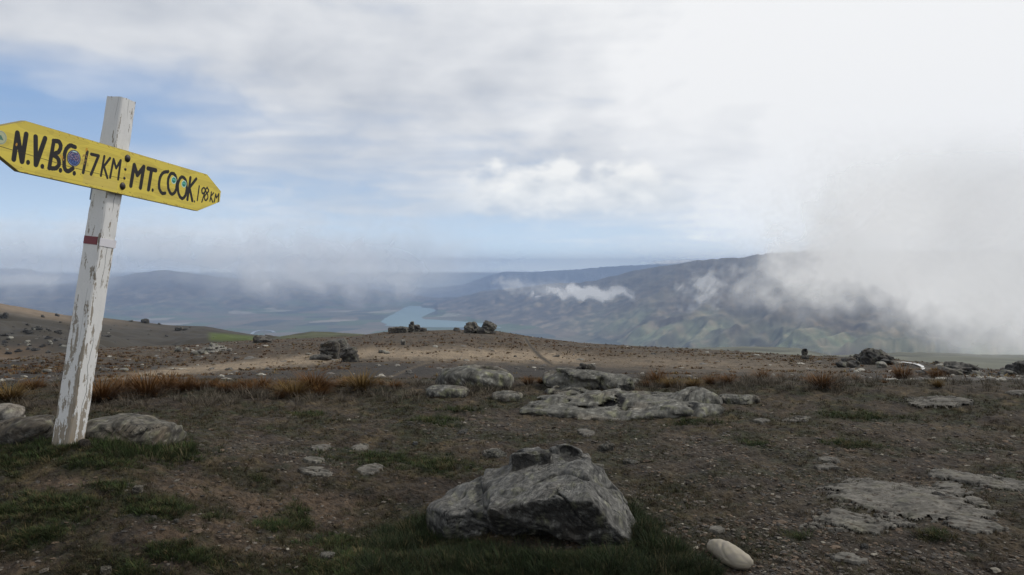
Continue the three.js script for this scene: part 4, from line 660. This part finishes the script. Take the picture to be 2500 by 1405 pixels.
  for (let i = 0; i < 900; i++) { g.globalAlpha = 0.05 + 0.06 * R(); g.fillStyle = R() < 0.5 ? 'rgb(200,172,58)' : 'rgb(236,214,96)'; g.fillRect(R() * BW, R() * BH, 40 + 220 * R(), 1 + 2.5 * R()); }
  for (let i = 0; i < 120; i++) { g.globalAlpha = 0.16 + 0.2 * R(); g.strokeStyle = R() < 0.6 ? 'rgb(150,120,40)' : 'rgb(240,224,140)'; g.lineWidth = 0.8 + R(); const y0 = R() * BH, x0 = R() * BW; g.beginPath(); g.moveTo(x0, y0); g.bezierCurveTo(x0 + 120, y0 + 6 * (R() - 0.5), x0 + 240, y0 + 8 * (R() - 0.5), x0 + 200 + 300 * R(), y0 + 8 * (R() - 0.5)); g.stroke(); }
  for (let i = 0; i < 40; i++) { g.globalAlpha = 0.10; g.fillStyle = 'rgb(110,90,50)'; const w0 = 40 + 160 * R(); g.beginPath(); g.ellipse(R() * BW, R() * BH, w0, 10 + 30 * R(), 0, 0, 7); g.fill(); }
  g.globalAlpha = 0.35; g.fillStyle = 'rgb(205,182,112)'; g.fillRect(X(-0.37), Y(-0.085), X(-0.06) - X(-0.37), Y(-0.152) - Y(-0.085)); g.globalAlpha = 1;
  g.strokeStyle = g.fillStyle = 'rgb(26,22,22)'; g.lineCap = 'round'; g.lineJoin = 'round';
  const pen = (w, lines) => { for (const l of lines) { for (let rep = 0; rep < 3; rep++) { g.lineWidth = w * sx * (0.86 + 0.12 * rep); g.beginPath(); l.forEach(([u, v], i) => { const a = X(u + (R() - 0.5) * 0.004), b = Y(v + (R() - 0.5) * 0.004); if (i) g.lineTo(a, b); else g.moveTo(a, b); }); g.stroke(); } } };
  const loop = (pts) => { const c = new THREE.CatmullRomCurve3(pts.map(([a, b]) => V(a, b, 0))); return c.getPoints(40).map((p) => [p.x, p.y]); };
  pen(0.030, [[[-0.906, -0.098], [-0.902, 0.066], [-0.847, -0.100], [-0.844, 0.072]], [[-0.776, 0.074], [-0.746, -0.102], [-0.703, 0.079]]]);
  pen(0.026, [[[-0.638, 0.077], [-0.646, -0.102]], loop([[-0.638, 0.079], [-0.598, 0.083], [-0.580, 0.060], [-0.590, 0.018], [-0.632, -0.008]]), loop([[-0.632, -0.008], [-0.592, -0.026], [-0.576, -0.058], [-0.595, -0.092], [-0.646, -0.102]]), loop([[-0.467, 0.078], [-0.508, 0.079], [-0.538, 0.039], [-0.541, -0.022], [-0.528, -0.08], [-0.498, -0.094], [-0.465, -0.067]])]);
  pen(0.021, [[[-0.361, 0.070], [-0.375, -0.077]], [[-0.325, 0.062], [-0.262, 0.064], [-0.308, -0.077]]]);
  pen(0.017, [[[-0.212, 0.069], [-0.22, -0.071]], [[-0.157, 0.067], [-0.205, 0.0], [-0.162, -0.074]], [[-0.136, -0.069], [-0.125, 0.067], [-0.092, 0.008], [-0.06, 0.073], [-0.061, -0.066]]]);
  pen(0.030, [[[0.066, -0.092], [0.076, 0.066], [0.119, -0.002], [0.173, 0.073], [0.164, -0.089]], [[0.218, 0.071], [0.300, 0.070]], [[0.256, 0.068], [0.246, -0.087]]]);
  pen(0.024, [loop([[0.432, 0.087], [0.381, 0.069], [0.352, 0.012], [0.358, -0.057], [0.397, -0.092], [0.429, -0.084]]), loop([[0.546, 0.012], [0.546, -0.03], [0.533, -0.063], [0.51, -0.079], [0.483, -0.072], [0.46, -0.045], [0.447, -0.006], [0.446, 0.036], [0.459, 0.069], [0.482, 0.084], [0.509, 0.078], [0.532, 0.052], [0.546, 0.012]]), loop([[0.666, 0.001], [0.666, -0.043], [0.653, -0.078], [0.629, -0.094], [0.601, -0.086], [0.577, -0.058], [0.563, -0.017], [0.562, 0.026], [0.575, 0.061], [0.599, 0.077], [0.627, 0.071], [0.651, 0.043], [0.666, 0.001]]), [[0.694, 0.09], [0.692, -0.094]], [[0.766, 0.092], [0.698, 0.007], [0.752, -0.094]]]);
  pen(0.012, [[[0.815, 0.04], [0.812, -0.082]], loop([[0.899, 0.021], [0.873, 0.038], [0.852, 0.013], [0.869, -0.014], [0.899, 0.008]]), [[0.9, 0.028], [0.87, -0.086]], loop([[0.916, 0.046], [0.895, 0.021], [0.93, -0.008], [0.94, -0.036], [0.917, -0.065], [0.894, -0.043], [0.908, -0.015], [0.94, 0.024], [0.916, 0.046]]), [[0.978, 0.018], [0.973, -0.061]], [[1.008, 0.014], [0.975, -0.022], [1.009, -0.063]], [[1.028, -0.06], [1.035, 0.01], [1.055, -0.021], [1.078, 0.020], [1.081, -0.056]]]);
  for (const [u, v, r] of [[-0.805, -0.098, 0.014], [-0.699, -0.102, 0.014], [-0.559, -0.1, 0.014], [-0.447, -0.098, 0.014], [0.291, -0.085, 0.012], [0.777, -0.096, 0.008]]) { g.beginPath(); g.ellipse(X(u), Y(v), r * sx, r * sx * 1.15, 0, 0, 7); g.fill(); }
  g.strokeStyle = 'rgb(48,36,20)'; g.lineWidth = 2.6; g.beginPath(); [[-1.1, -0.040], [-1.0, -0.042], [-0.86, -0.047], [-0.645, -0.054], [-0.5, -0.060], [-0.319, -0.062], [-0.16, -0.060], [-0.021, -0.051]].forEach(([u, v], i) => (i ? g.lineTo(X(u), Y(v + (R() - 0.5) * 0.003)) : g.moveTo(X(u), Y(v)))); g.stroke();
  for (let i = 0; i < 150; i++) { g.globalAlpha = 0.25 + 0.55 * R(); g.fillStyle = ['rgb(120,78,26)', 'rgb(150,110,50)', 'rgb(70,50,28)'][i % 3]; const u = -1.1 + 2.2 * R(), v = R() < 0.5 ? (R() < 0.5 ? 0.150 - 0.006 * R() : -0.164 + 0.006 * R()) : -0.16 + 0.31 * R(); g.beginPath(); g.ellipse(X(u), Y(v), 1 + 5 * R() * (Math.abs(v) > 0.14 ? 3 : 0.6), 0.8 + 2.0 * R(), R(), 0, 7); g.fill(); }
  g.globalAlpha = 0.9; g.fillStyle = 'rgb(206,150,40)'; for (const [u, v, r] of [[-0.557, -0.012, 6], [-0.572, -0.004, 5], [-0.900, -0.005, 6], [-0.545, -0.025, 4], [-0.37, 0.082, 8]]) { g.beginPath(); g.ellipse(X(u), Y(v), r, r * 1.6, 0.2, 0, 7); g.fill(); }
  g.fillStyle = 'rgb(172,132,70)'; for (let i = 0; i < 26; i++) { g.globalAlpha = 0.75; g.beginPath(); g.ellipse(X(-0.37 + (R() - 0.5) * 0.07), Y(0.012 + (R() - 0.5) * 0.07), 2 + 7 * R(), 1.5 + 3 * R(), R() * 3, 0, 7); g.fill(); }
  g.globalAlpha = 0.4; g.strokeStyle = 'rgb(150,92,30)'; g.lineWidth = 4; for (const [u, v0, v1] of [[0.0, 0.07, 0.02], [-0.004, 0.0, -0.045], [-0.004, -0.05, -0.085], [-0.01, -0.14, -0.16]]) { g.beginPath(); g.moveTo(X(u), Y(v0)); g.lineTo(X(u - 0.003), Y(v1)); g.stroke(); }
  g.globalAlpha = 1;
  const ct = new THREE.CanvasTexture(cv); ct.colorSpace = THREE.SRGBColorSpace;
  const paint = new THREE.MeshStandardMaterial({ map: ct, roughness: 0.6 }), edgeM = new THREE.MeshStandardMaterial({ color: rgb(0.34, 0.27, 0.10), roughness: 0.8 });
  const board = mesh('arrow_board', bg, [paint, edgeM], post);
  const M = frame(dB, vB, nB); board.quaternion.setFromRotationMatrix(M);
  const at0 = W3(anchor.clone().sub(base)); board.position.copy(at0).addScaledVector(W3(nB), -th);
  board.userData.label = 'yellow double ended arrow board with black hand painted words';
  // things fixed to the board, in its own axes
  const front = th + 0.0032;
  const disc = (name, u, v, r, draw, label) => { const c = document.createElement('canvas'); c.width = c.height = 128; const k = c.getContext('2d'); k.translate(64, 64); draw(k); const t = new THREE.CanvasTexture(c); t.colorSpace = THREE.SRGBColorSpace; const dg = new THREE.CylinderGeometry(r, r, 0.001, 40); dg.rotateX(Math.PI / 2); const p = dg.attributes.position, w = dg.attributes.uv; for (let i = 0; i < p.count; i++) w.setXY(i, 0.5 + p.getX(i) / r / 2, 0.5 + p.getY(i) / r / 2); const m = mesh(name, dg, new THREE.MeshStandardMaterial({ map: t, roughness: 0.4 }), board); m.position.set(u, v, front); if (label) m.userData.label = label; };
  disc('sticker', -0.465, 0.002, 0.0555, (k) => { k.fillStyle = '#39406e'; k.fillRect(-64, -64, 128, 128); const q = rng(8); for (let i = 0; i < 260; i++) { const a = q() * 6.3, r = 56 * Math.sqrt(q()), y = Math.sin(a) * r; k.fillStyle = y > 14 ? ['#2f5aa0', '#1f3d78', '#6f95c8'][i % 3] : ['#9b7a88', '#3a3a62', '#b9a7b2', '#5a6fa8', '#74485a'][i % 5]; k.fillRect(Math.cos(a) * r, y, 3 + 7 * q(), 2 + 5 * q()); } k.strokeStyle = '#20242f'; k.lineWidth = 5; k.beginPath(); k.arc(0, 0, 61, 0, 7); k.stroke(); k.strokeStyle = '#c9d3e6'; k.lineWidth = 2; k.beginPath(); k.arc(0, 0, 56, 0, 7); k.stroke(); k.fillStyle = '#bfe0d8'; k.fillRect(-20, -56, 40, 9); }, 'round blue and purple patterned sticker');
  const greenSticker = (k) => { k.fillStyle = '#b9dcc8'; k.fillRect(-64, -64, 128, 128); k.fillStyle = '#1f8a7c'; k.beginPath(); k.arc(0, 0, 48, 0, 7); k.fill(); k.fillStyle = '#5fb8a4'; k.fillRect(-38, -8, 76, 14); k.beginPath(); k.moveTo(-34, -8); k.lineTo(-8, -32); k.lineTo(10, -16); k.lineTo(22, -26); k.lineTo(36, -8); k.fill(); k.fillStyle = '#12675e'; k.fillRect(-34, 10, 68, 6); k.fillRect(-26, 22, 52, 6); k.strokeStyle = '#e4f2e8'; k.lineWidth = 5; k.beginPath(); k.arc(0, 0, 58, 0, 7); k.stroke(); };
  disc('sticker', 0.507, 0.033, 0.0295, greenSticker, 'small round green and white sticker'); disc('sticker', 0.628, 0.025, 0.0295, greenSticker, 'small round green and white sticker');
  disc('sticker', -1.012, 0.012, 0.042, (k) => { k.fillStyle = '#b9bd9a'; k.fillRect(-64, -64, 128, 128); k.strokeStyle = '#8c9a90'; k.lineWidth = 5; k.beginPath(); k.arc(0, 0, 56, 0, 7); k.stroke(); k.fillStyle = '#4f7d6a'; k.beginPath(); k.moveTo(-34, 20); k.lineTo(0, -26); k.lineTo(34, 20); k.fill(); }, 'faded round grey green sticker');
  const iron = new THREE.MeshStandardMaterial({ color: rgb(0.035, 0.03, 0.03), roughness: 0.45, metalness: 0.35 });
  for (const [u, v, r] of [[0.003, 0.101, 0.029], [-0.012, -0.108, 0.029], [-0.005, 0.018, 0.0125], [-0.004, -0.047, 0.0125]]) { const pts = [[0, 0.55], [0.35, 0.52], [0.7, 0.36], [0.95, 0.12], [1, 0]].map(([a, b]) => new THREE.Vector2(a * r, b * r)).reverse(); const lg = new THREE.LatheGeometry(pts, 24); lg.rotateX(Math.PI / 2); const b = mesh('bolt', lg, new THREE.MeshStandardMaterial({ color: iron.color, roughness: 0.45, metalness: 0.35, side: THREE.DoubleSide }), board); b.position.set(u, v, front - 0.002); }
  // perforated bracket on the far corner under the board, red and white reflective tape
  const put = (o, r, f, h) => o.position.copy(W3(right.clone().multiplyScalar(r).addScaledVector(face, f).addScaledVector(up, h)));
  const hAt = (py) => (1085 - py) / 842 * len, PM = frame(right, up, face);
  const sh = new THREE.Shape(); sh.moveTo(-0.03, -0.052); sh.lineTo(0.02, -0.052); sh.lineTo(0.02, 0.052); sh.lineTo(-0.03, 0.052); for (let i = 0; i < 4; i++) { const h = new THREE.Path(); h.absarc(-0.016, -0.038 + i * 0.025, 0.0042, 0, 7); sh.holes.push(h); }
  const br = mesh('bracket', new THREE.ExtrudeGeometry(sh, { depth: 0.003, bevelEnabled: false }), new THREE.MeshStandardMaterial({ color: rgb(0.16, 0.19, 0.23), metalness: 0.7, roughness: 0.5 }), post); br.quaternion.setFromRotationMatrix(PM); put(br, -half - 0.016, half * 0.3, hAt(480));
  const tape = (name, col, r, f, w, d, label) => { const m = mesh(name, new THREE.BoxGeometry(w, 0.058, d), new THREE.MeshStandardMaterial({ color: col, roughness: 0.35 }), post); m.quaternion.setFromRotationMatrix(PM); put(m, r, f, hAt(596)); m.userData.label = label; return m; };
  tape('reflector_tape', rgb(0.17, 0.012, 0.02), -0.006, half * 0.975, 0.118, 0.006, 'dark red reflective tape');
  const wt = tape('reflector_tape', rgb(0.74, 0.72, 0.75), half * 0.975, 0, 0.006, 0.15, 'dull white tape'); wt.position.y -= 0.004;
}

/* ---------- grass, tussocks, gravel ---------- */
function bladeStrip(pos, col, idx, bx, bz, yaw, lean, len, wid, bend, c0, c1, seg = 3) {
  const s = pos.length / 3, dx = Math.cos(yaw), dz = Math.sin(yaw); let x = bx, y = 0, z = bz, a = lean;
  for (let i = 0; i <= seg; i++) {
    const t = i / seg, w = wid * (1 - t) ** 0.7 * 0.5 + (i === seg ? 0 : wid * 0.08), k = Math.pow(t, 0.8), c = [0, 1, 2].map((q) => mix(c0[q], c1[q], k));
    if (i === seg) { pos.push(x, y, z); col.push(...c); } else { pos.push(x - dz * w, y, z + dx * w, x + dz * w, y, z - dx * w); col.push(...c, ...c); }
    const st = len / seg; x += dx * Math.sin(a) * st; z += dz * Math.sin(a) * st; y += Math.cos(a) * st; a += bend / seg;
  }
  for (let i = 0; i < seg; i++) { const a0 = s + i * 2; if (i === seg - 1) idx.push(a0, a0 + 1, a0 + 2); else idx.push(a0, a0 + 1, a0 + 2, a0 + 1, a0 + 3, a0 + 2); }
}
function clump(seed, n, spread, len, wid, lean, c0, c1, seg = 3) {
  const q = rng(seed), pos = [], col = [], idx = [];
  for (let i = 0; i < n; i++) { const a = q() * 6.283, r = spread * Math.sqrt(q()), yaw = a + (q() - 0.5) * 1.2, l = len * (0.5 + 0.7 * q()), v = 0.7 + 0.6 * q(); bladeStrip(pos, col, idx, Math.cos(a) * r, Math.sin(a) * r, yaw, lean * (0.15 + q()), l, wid * (0.7 + 0.6 * q()), 0.3 + 0.9 * q(), c0.map((c) => c * v), c1.map((c) => c * v), seg); }
  return geo(pos, idx, col);
}
const leafy = new THREE.MeshStandardMaterial({ vertexColors: true, roughness: 0.9, side: THREE.DoubleSide });
// snow tussocks at the edge of the flat, each a plant of its own
const tuss = [1, 2, 3, 4, 5].map((s) => clump(s * 13, 460, 0.10, 0.44, 0.0075, 0.85, [0.022, 0.011, 0.004], s === 5 ? [0.23, 0.14, 0.034] : [0.19, 0.082, 0.013], 4));
const qt = rng(77);
function tussock(label, px, py, w, group, v) {
  const b = at(px, py), s = 1.15 * w * (-b.z) / F / 0.27, o = mesh('tussock', tuss[v ?? Math.floor(qt() * 4)], leafy);
  o.position.copy(b).setY(b.y - 0.01); o.rotation.y = qt() * 6.3; o.scale.set(s, s * (0.66 + 0.28 * qt()), s);
  return tag(o, label, 'tussock', group);
}
tussock('spiky golden tussock at the left edge of the picture', 22, 978, 42, null, 4);
tussock('big dark orange tussock right behind the post', 246, 980, 52);
tussock('bushy orange tussock second to the right of the post', 358, 968, 46);
tussock('golden tussock with long spikes before the widest row', 715, 968, 40, null, 4);
tussock('dark rust tussock in the widest row', 765, 955, 40);
tussock('spiky orange tussock at the right end of the widest row', 883, 955, 40, null, 4);
tussock('tussock standing alone left of the domed boulder', 966, 948, 20);
tussock('left tussock of the row right of the wide outcrop', 1604, 936, 24);
tussock('large spiky tussock in the row right of the wide outcrop', 1640, 946, 26, null, 4);
tussock('round tussock third in the row right of the wide outcrop', 1692, 946, 24, null, 4);
tussock('darker tussock fourth in the row right of the wide outcrop', 1735, 938, 20);
tussock('last orange tussock of the row right of the wide outcrop', 1780, 938, 20);
tussock('dull olive tussock alone right of the row', 1860, 930, 24);
tussock('broad orange tussock in pale grass toward the right', 2008, 948, 32);
tussock('second smaller tussock leaning on the broad one', 1982, 936, 16);
tussock('large orange tussock below the knobbly tor', 2205, 926, 30);
tussock('orange tussock under the grey rock at right', 2286, 926, 20);
tussock('small yellow tussock on the turf at right', 2291, 948, 15, null, 4);
tussock('small orange tussock in front of the grey rock at right', 2340, 914, 14);
const rowTuss = [[78, 956, 30], [105, 952, 22], [60, 948, 18], [140, 950, 20], [300, 962, 34], [335, 956, 26], [410, 958, 34], [452, 956, 30], [486, 953, 26], [520, 952, 26], [548, 955, 24], [580, 952, 22], [612, 958, 30], [640, 954, 26], [662, 960, 26], [690, 950, 30], [738, 945, 28], [792, 950, 32], [812, 944, 26], [838, 950, 26], [690, 972, 22], [780, 968, 26], [855, 946, 24], [906, 950, 24], [930, 946, 16], [1240, 952, 14], [1290, 940, 18], [1320, 936, 16], [-40, 965, 40], [-110, 960, 46], [-190, 966, 44], [1580, 948, 14], [1760, 932, 14], [1905, 932, 14], [2090, 934, 14], [2160, 936, 12], [1830, 932, 12], [560, 962, 20], [600, 946, 20], [430, 946, 22], [390, 948, 22]].sort((a, b) => a[0] - b[0]), seenIn = {};
for (const [px, py, w] of rowTuss) {
  const where = px < 0 ? 'past the left edge of the picture' : px < 200 ? 'between the left edge and the post' : px < 470 ? 'just right of the post' : px < 660 ? 'midway between the post and the widest row' : px < 950 ? 'in the widest row beside the spiky ones' : px < 1400 ? 'in the gaps round the domed boulder' : px < 1800 ? 'near the row right of the outcrop' : 'in the pale grass on the right', k = seenIn[where] = (seenIn[where] ?? 0) + 1;
  tussock(['first', 'second', 'third', 'fourth', 'fifth', 'sixth', 'seventh', 'eighth', 'ninth', 'tenth', 'eleventh', 'twelfth'][k - 1] + ' rust tussock from the left ' + where, px, py - 3 + 10 * (qt() - 0.5), w * (0.45 + 0.55 * qt()), 'tussocks ' + where);
}
// instanced ground cover, one object for each kind that nobody could count
function scatter(name, label, geoms, material, n, seed, place, tint) {
  const q = rng(seed), per = geoms.map(() => []), m4 = new THREE.Matrix4(), e = new THREE.Euler(), Q = new THREE.Quaternion(), col = new THREE.Color();
  for (let i = 0; i < n; i++) { const r = place(q); if (!r) continue; const [p, s, tilt = 0.25, squash = 1] = r; e.set((q() - 0.5) * tilt, q() * 6.283, (q() - 0.5) * tilt); m4.compose(p, Q.setFromEuler(e), V(s, s * squash, s)); per[Math.floor(q() * geoms.length)].push([m4.clone(), tint ? tint(q, p) : [1, 1, 1]]); }
  const root = geoms.length > 1 ? new THREE.Group() : null; if (root) { root.name = numbered(name); scene.add(root); tag(root, label, null, null, 'stuff'); }
  geoms.forEach((g, k) => { const im = new THREE.InstancedMesh(g, material, per[k].length); per[k].forEach(([m, c], i) => { im.setMatrixAt(i, m); im.setColorAt(i, col.setRGB(...c)); }); im.name = root ? name + '_tuft' : numbered(name); im.castShadow = im.receiveShadow = true; im.userData.kind = 'stuff'; if (!root) tag(im, label, null, null, 'stuff'); (root ?? scene).add(im); });
}
function onFlat(q, near, far, lo = -80, hi = 2600) { const r = 1 / mix(1 / near, 1 / far, Math.pow(q(), 0.8)), px = mix(lo, hi, q()), a = Math.atan((px - CX) / F), x = Math.sin(a) * r, z = -Math.cos(a) * r; return [x, z, r, px]; }
const white3 = [1, 1, 1], whiteD = [0.55, 0.55, 0.5];
const turfG = [1, 2, 3].map((s) => clump(s * 7 + 100, 16, 0.028, 0.05, 0.0032, 0.9, whiteD, white3, 2)), longG = [1, 2, 3].map((s) => clump(s * 5 + 200, 18, 0.035, 0.15, 0.0042, 0.7, [0.4, 0.4, 0.38], white3, 3)), strawG = [1, 2].map((s) => clump(s * 3 + 300, 26, 0.07, 0.16, 0.0045, 0.8, [0.6, 0.57, 0.5], white3, 3));
scatter('grass', 'short green grass in patches over the foreground', turfG, leafy, 150000, 401, (q) => { const [x, z, r] = onFlat(q, 3.3, 10.5); const m = masks(x, z); if (q() > m.lush * 0.95 - 0.25 * m.bare) return null; return [V(x, ground(x, z) - 0.004, z), (0.3 + 0.9 * q() * q() + 0.25 * m.lush) * (r > 7 ? 1.2 : 1)]; }, (q) => { const v = 0.6 + 0.8 * q(), y = q(); return y < 0.2 ? [0.13 * v, 0.10 * v, 0.042 * v] : y < 0.45 ? [0.06 * v, 0.066 * v, 0.016 * v] : [0.036 * v, 0.060 * v, 0.011 * v]; });
scatter('grass', 'long dark grass round the foot of the big boulder', longG, leafy, 42000, 402, (q) => { const [x, z] = onFlat(q, 3.6, 5.4, 880, 1780); const m = masks(x, z); if (q() > m.thick) return null; return [V(x, ground(x, z) - 0.01, z), (0.22 + 0.36 * q()) * (0.6 + 0.4 * m.thick) * (q() < 0.06 ? 1.6 : 1), 0.6]; }, (q) => { const v = 0.6 + 0.8 * q(); return q() < 0.16 ? [0.11 * v, 0.09 * v, 0.04 * v] : [0.020 * v, 0.036 * v, 0.007 * v]; });
scatter('grass', 'green blades in front of the boulders by the post', longG, leafy, 5000, 403, (q) => { const [x, z] = onFlat(q, 4.6, 6.4, -60, 470); const p = colOf(x, z), y = rowOf(x, ground(x, z, false), z), w = gauss(y - 1098 - 0.03 * (p - 300), 13) * (0.35 + 0.65 * sst(210, 300, p)); if (p > 110 && p < 215) return null; if (q() > w) return null; return [V(x, ground(x, z) - 0.006, z), 0.3 + 0.45 * q()]; }, (q) => { const v = 0.6 + 0.8 * q(); return q() < 0.2 ? [0.15 * v, 0.125 * v, 0.06 * v] : [0.042 * v, 0.070 * v, 0.013 * v]; });
scatter('dry_grass', 'thin brown dead turf over the open foreground', turfG, leafy, 90000, 404, (q) => { const [x, z, r] = onFlat(q, 3.3, 13); const m = masks(x, z), k = clamp(0.42 + 1.1 * fbm2(x * 0.8 + 40, z * 0.8, 3) + 0.5 * n2(x * 4, z * 4)) * (1 - m.bare * 0.9) * (1 - m.stony * 0.72) * (1 - m.lush); if (q() > k) return null; return [V(x, ground(x, z) - 0.004, z), (0.3 + 0.5 * q()) * (r > 8 ? 1.3 : 1), 0.6]; }, (q) => { const v = 0.55 + 0.8 * q(), y = q(); return y < 0.4 ? [0.105 * v, 0.077 * v, 0.038 * v] : y < 0.85 ? [0.066 * v, 0.062 * v, 0.022 * v] : [0.085 * v, 0.050 * v, 0.030 * v]; });
scatter('dry_grass', 'pale straw grass between the tussocks along the edge of the flat', strawG, leafy, 5200, 405, (q) => { const r = 9.4 + 4.2 * q(), px = mix(-250, 2600, q()), a = Math.atan((px - CX) / F), x = Math.sin(a) * r, z = -Math.cos(a) * r, row = rowOf(x, ground(x, z, false), z), k = gauss(row - (px < 1000 ? 972 : px < 1560 ? 958 : 948), px < 1000 ? 16 : 10) * clamp(0.6 + 0.9 * n2(x * 0.9, z * 1.5)) * (px > 1250 && px < 1560 ? 0.25 : 1) * (px > 2150 ? 0.4 : 1); if (q() > k) return null; return [V(x, ground(x, z) - 0.006, z), 0.5 + 0.7 * q(), 0.5]; }, (q) => { const v = 0.7 + 0.5 * q(); return [0.155 * v, 0.13 * v, 0.098 * v]; });
const farTuft = [1, 2, 3].map((s) => clump(s * 17 + 500, 16, 0.16, 0.42, 0.09, 0.9, [0.35, 0.3, 0.28], white3, 2));
scatter('tussock_cover', 'rust brown tussocks dotted all over the slope and ridge beyond the flat', farTuft, leafy, 60000, 406, (q) => {
  const px = mix(-300, 2750, q()), rc = crestFar(px), r = 13 * Math.pow(rc * 1.02 / 13, q()), a = Math.atan((px - CX) / F), x = Math.sin(a) * r, z = -Math.cos(a) * r, y = ground(x, z, false), row = rowOf(x, y, z);
  const hot = fbm2(x * 0.12 + 30, z * 0.06, 3), big = fbm2(x / r * 54, row * 0.24, 3), pm = gauss(row - paleRow(px) - 3 * big, paleWide(px) * 1.1) * sst(150, 420, px) * sst(2200, 1700, px), dark = sst(878, 892, row) * sst(820, 950, px) * sst(1650, 1500, px), trk = sst(9, 5, toTrack(trackB, px, row)) + sst(7, 4, toTrack(trackA, px, row));
  const k = clamp(0.36 + 1.3 * hot + 0.5 * big) * (1 - 0.86 * pm) * (1 - 0.93 * dark) * (1 - clamp(trk)) * mix(1, 0.3, sst(1950, 2150, px)) * sst(14, 30, r) * (0.35 + 0.65 * sst(20, 70, r));
  if (q() > k) return null;
  return [V(x, y - 0.03, z), (0.38 + 0.62 * q() * q()) * mix(0.55, 1.15, sst(18, 120, r)), 0.3, 0.8];
}, (q, p) => { const v = 0.6 + 0.8 * q(), t = q(); return t < 0.55 ? [0.15 * v, 0.072 * v, 0.020 * v] : t < 0.74 ? [0.07 * v, 0.045 * v, 0.022 * v] : [0.24 * v, 0.17 * v, 0.065 * v]; });
// schist chips
function chip(seed) { const g = new THREE.IcosahedronGeometry(1, 1), p = g.attributes.position, q = rng(seed), ox = q() * 50, s = [0.7 + 0.5 * q(), 0.22 + 0.2 * q(), 0.55 + 0.4 * q()]; for (let i = 0; i < p.count; i++) { const k = 1 + 0.38 * n3(p.getX(i) * 1.1 + ox, p.getY(i) * 1.1, p.getZ(i) * 1.1); p.setXYZ(i, p.getX(i) * k * s[0], p.getY(i) * k * s[1], p.getZ(i) * k * s[2]); } g.deleteAttribute('uv'); g.computeVertexNormals(); return g; }
const chipM = new THREE.MeshStandardMaterial({ roughness: 0.95, flatShading: true });
scatter('gravel', 'loose schist chips strewn over the foreground', [1, 2, 3, 4, 5, 6].map(chip), chipM, 110000, 501, (q) => { const [x, z, r] = onFlat(q, 3.3, 10.5), m = masks(x, z), k = (0.10 + 0.9 * m.stony * clamp(0.7 + n2(x * 2.2, z * 2.2 + 9)) + 0.12 * m.bare) * (1 - 0.9 * m.lush); if (q() > k) return null; const s = 0.0035 + 0.016 * Math.pow(q(), 3.2) + (q() < 0.012 ? 0.02 * q() : 0); return [V(x, ground(x, z) + s * 0.1, z), s * (r > 7 ? 1.35 : 1), 0.5]; }, (q) => { const v = 0.55 + 0.9 * q(), t = q(); return t < 0.4 ? [0.115 * v, 0.10 * v, 0.082 * v] : t < 0.8 ? [0.115 * v, 0.082 * v, 0.056 * v] : t < 0.95 ? [0.06 * v, 0.054 * v, 0.048 * v] : [0.25 * v, 0.225 * v, 0.18 * v]; });
scatter('rubble', 'grey stones scattered on the slopes beyond the flat', [7, 8, 9].map(chip), new THREE.MeshStandardMaterial({ roughness: 1, flatShading: true }), 2600, 502, (q) => { const px = mix(-200, 2600, q()), rc = crestFar(px), r = 14 * Math.pow(rc / 14, q()), a = Math.atan((px - CX) / F), x = Math.sin(a) * r, z = -Math.cos(a) * r, row = rowOf(x, ground(x, z, false), z), k = 0.25 + 0.75 * gauss(px - 490, 90) * gauss(row - 872, 14) + 0.7 * sst(2050, 2300, px); if (q() > k) return null; return [V(x, ground(x, z, false), z), (0.05 + 0.32 * Math.pow(q(), 3)) * clamp(r / 60, 0.35, 1.3), 0.6, 1.4]; }, (q) => { const v = 0.6 + 0.8 * q(); return q() < 0.35 ? [0.36 * v, 0.34 * v, 0.29 * v] : [0.15 * v, 0.14 * v, 0.125 * v]; });
scatter('rubble', 'dark broken rocks strewn down the far hill behind the post', [10, 11, 12].map(chip), new THREE.MeshStandardMaterial({ roughness: 1, flatShading: true }), 900, 503, (q) => { const px = mix(-250, 640, q()), row = mix(778, 868, q()), k = gauss(row - 822 + (px - 120) * 0.12, 22) * (px < 260 ? 1 : 0.22); if (q() > k || row < hillRow(px) + 4) return null; const b = onHill(px, row); if (b.z > -320) return null; return [b, 0.35 + 1.9 * Math.pow(q(), 3), 0.8, 1.7]; }, (q) => { const v = 0.6 + 0.8 * q(); return q() < 0.15 ? [0.26 * v, 0.25 * v, 0.21 * v] : [0.06 * v, 0.056 * v, 0.05 * v]; });
{ // bright bend of the gravel road beyond the right-hand rise
  const top = [[2200, 886], [2222, 887.5], [2242, 891], [2256, 897], [2259, 905]], low = [[2200, 886.7], [2220, 889.4], [2238, 893.6], [2250, 899.5], [2252, 907]], pos = [], idx = [];
  for (let i = 0; i <= 32; i++) { const f = i / 32 * 4, k = Math.min(3, Math.floor(f)), t = f - k; for (const L of [top, low]) { const p = at(mix(L[k][0], L[k + 1][0], t), mix(L[k][1], L[k + 1][1], t)); pos.push(p.x, p.y + 0.05, p.z); } if (i < 32) { const a = i * 2; idx.push(a, a + 1, a + 2, a + 1, a + 3, a + 2); } }
  tag(mesh('road', geo(pos, idx), new THREE.MeshStandardMaterial({ color: rgb(0.78, 0.77, 0.75), roughness: 0.5, side: THREE.DoubleSide })), 'bright bend of road beyond the rise at right', null, null, 'structure');
}

renderer.render(scene, camera);
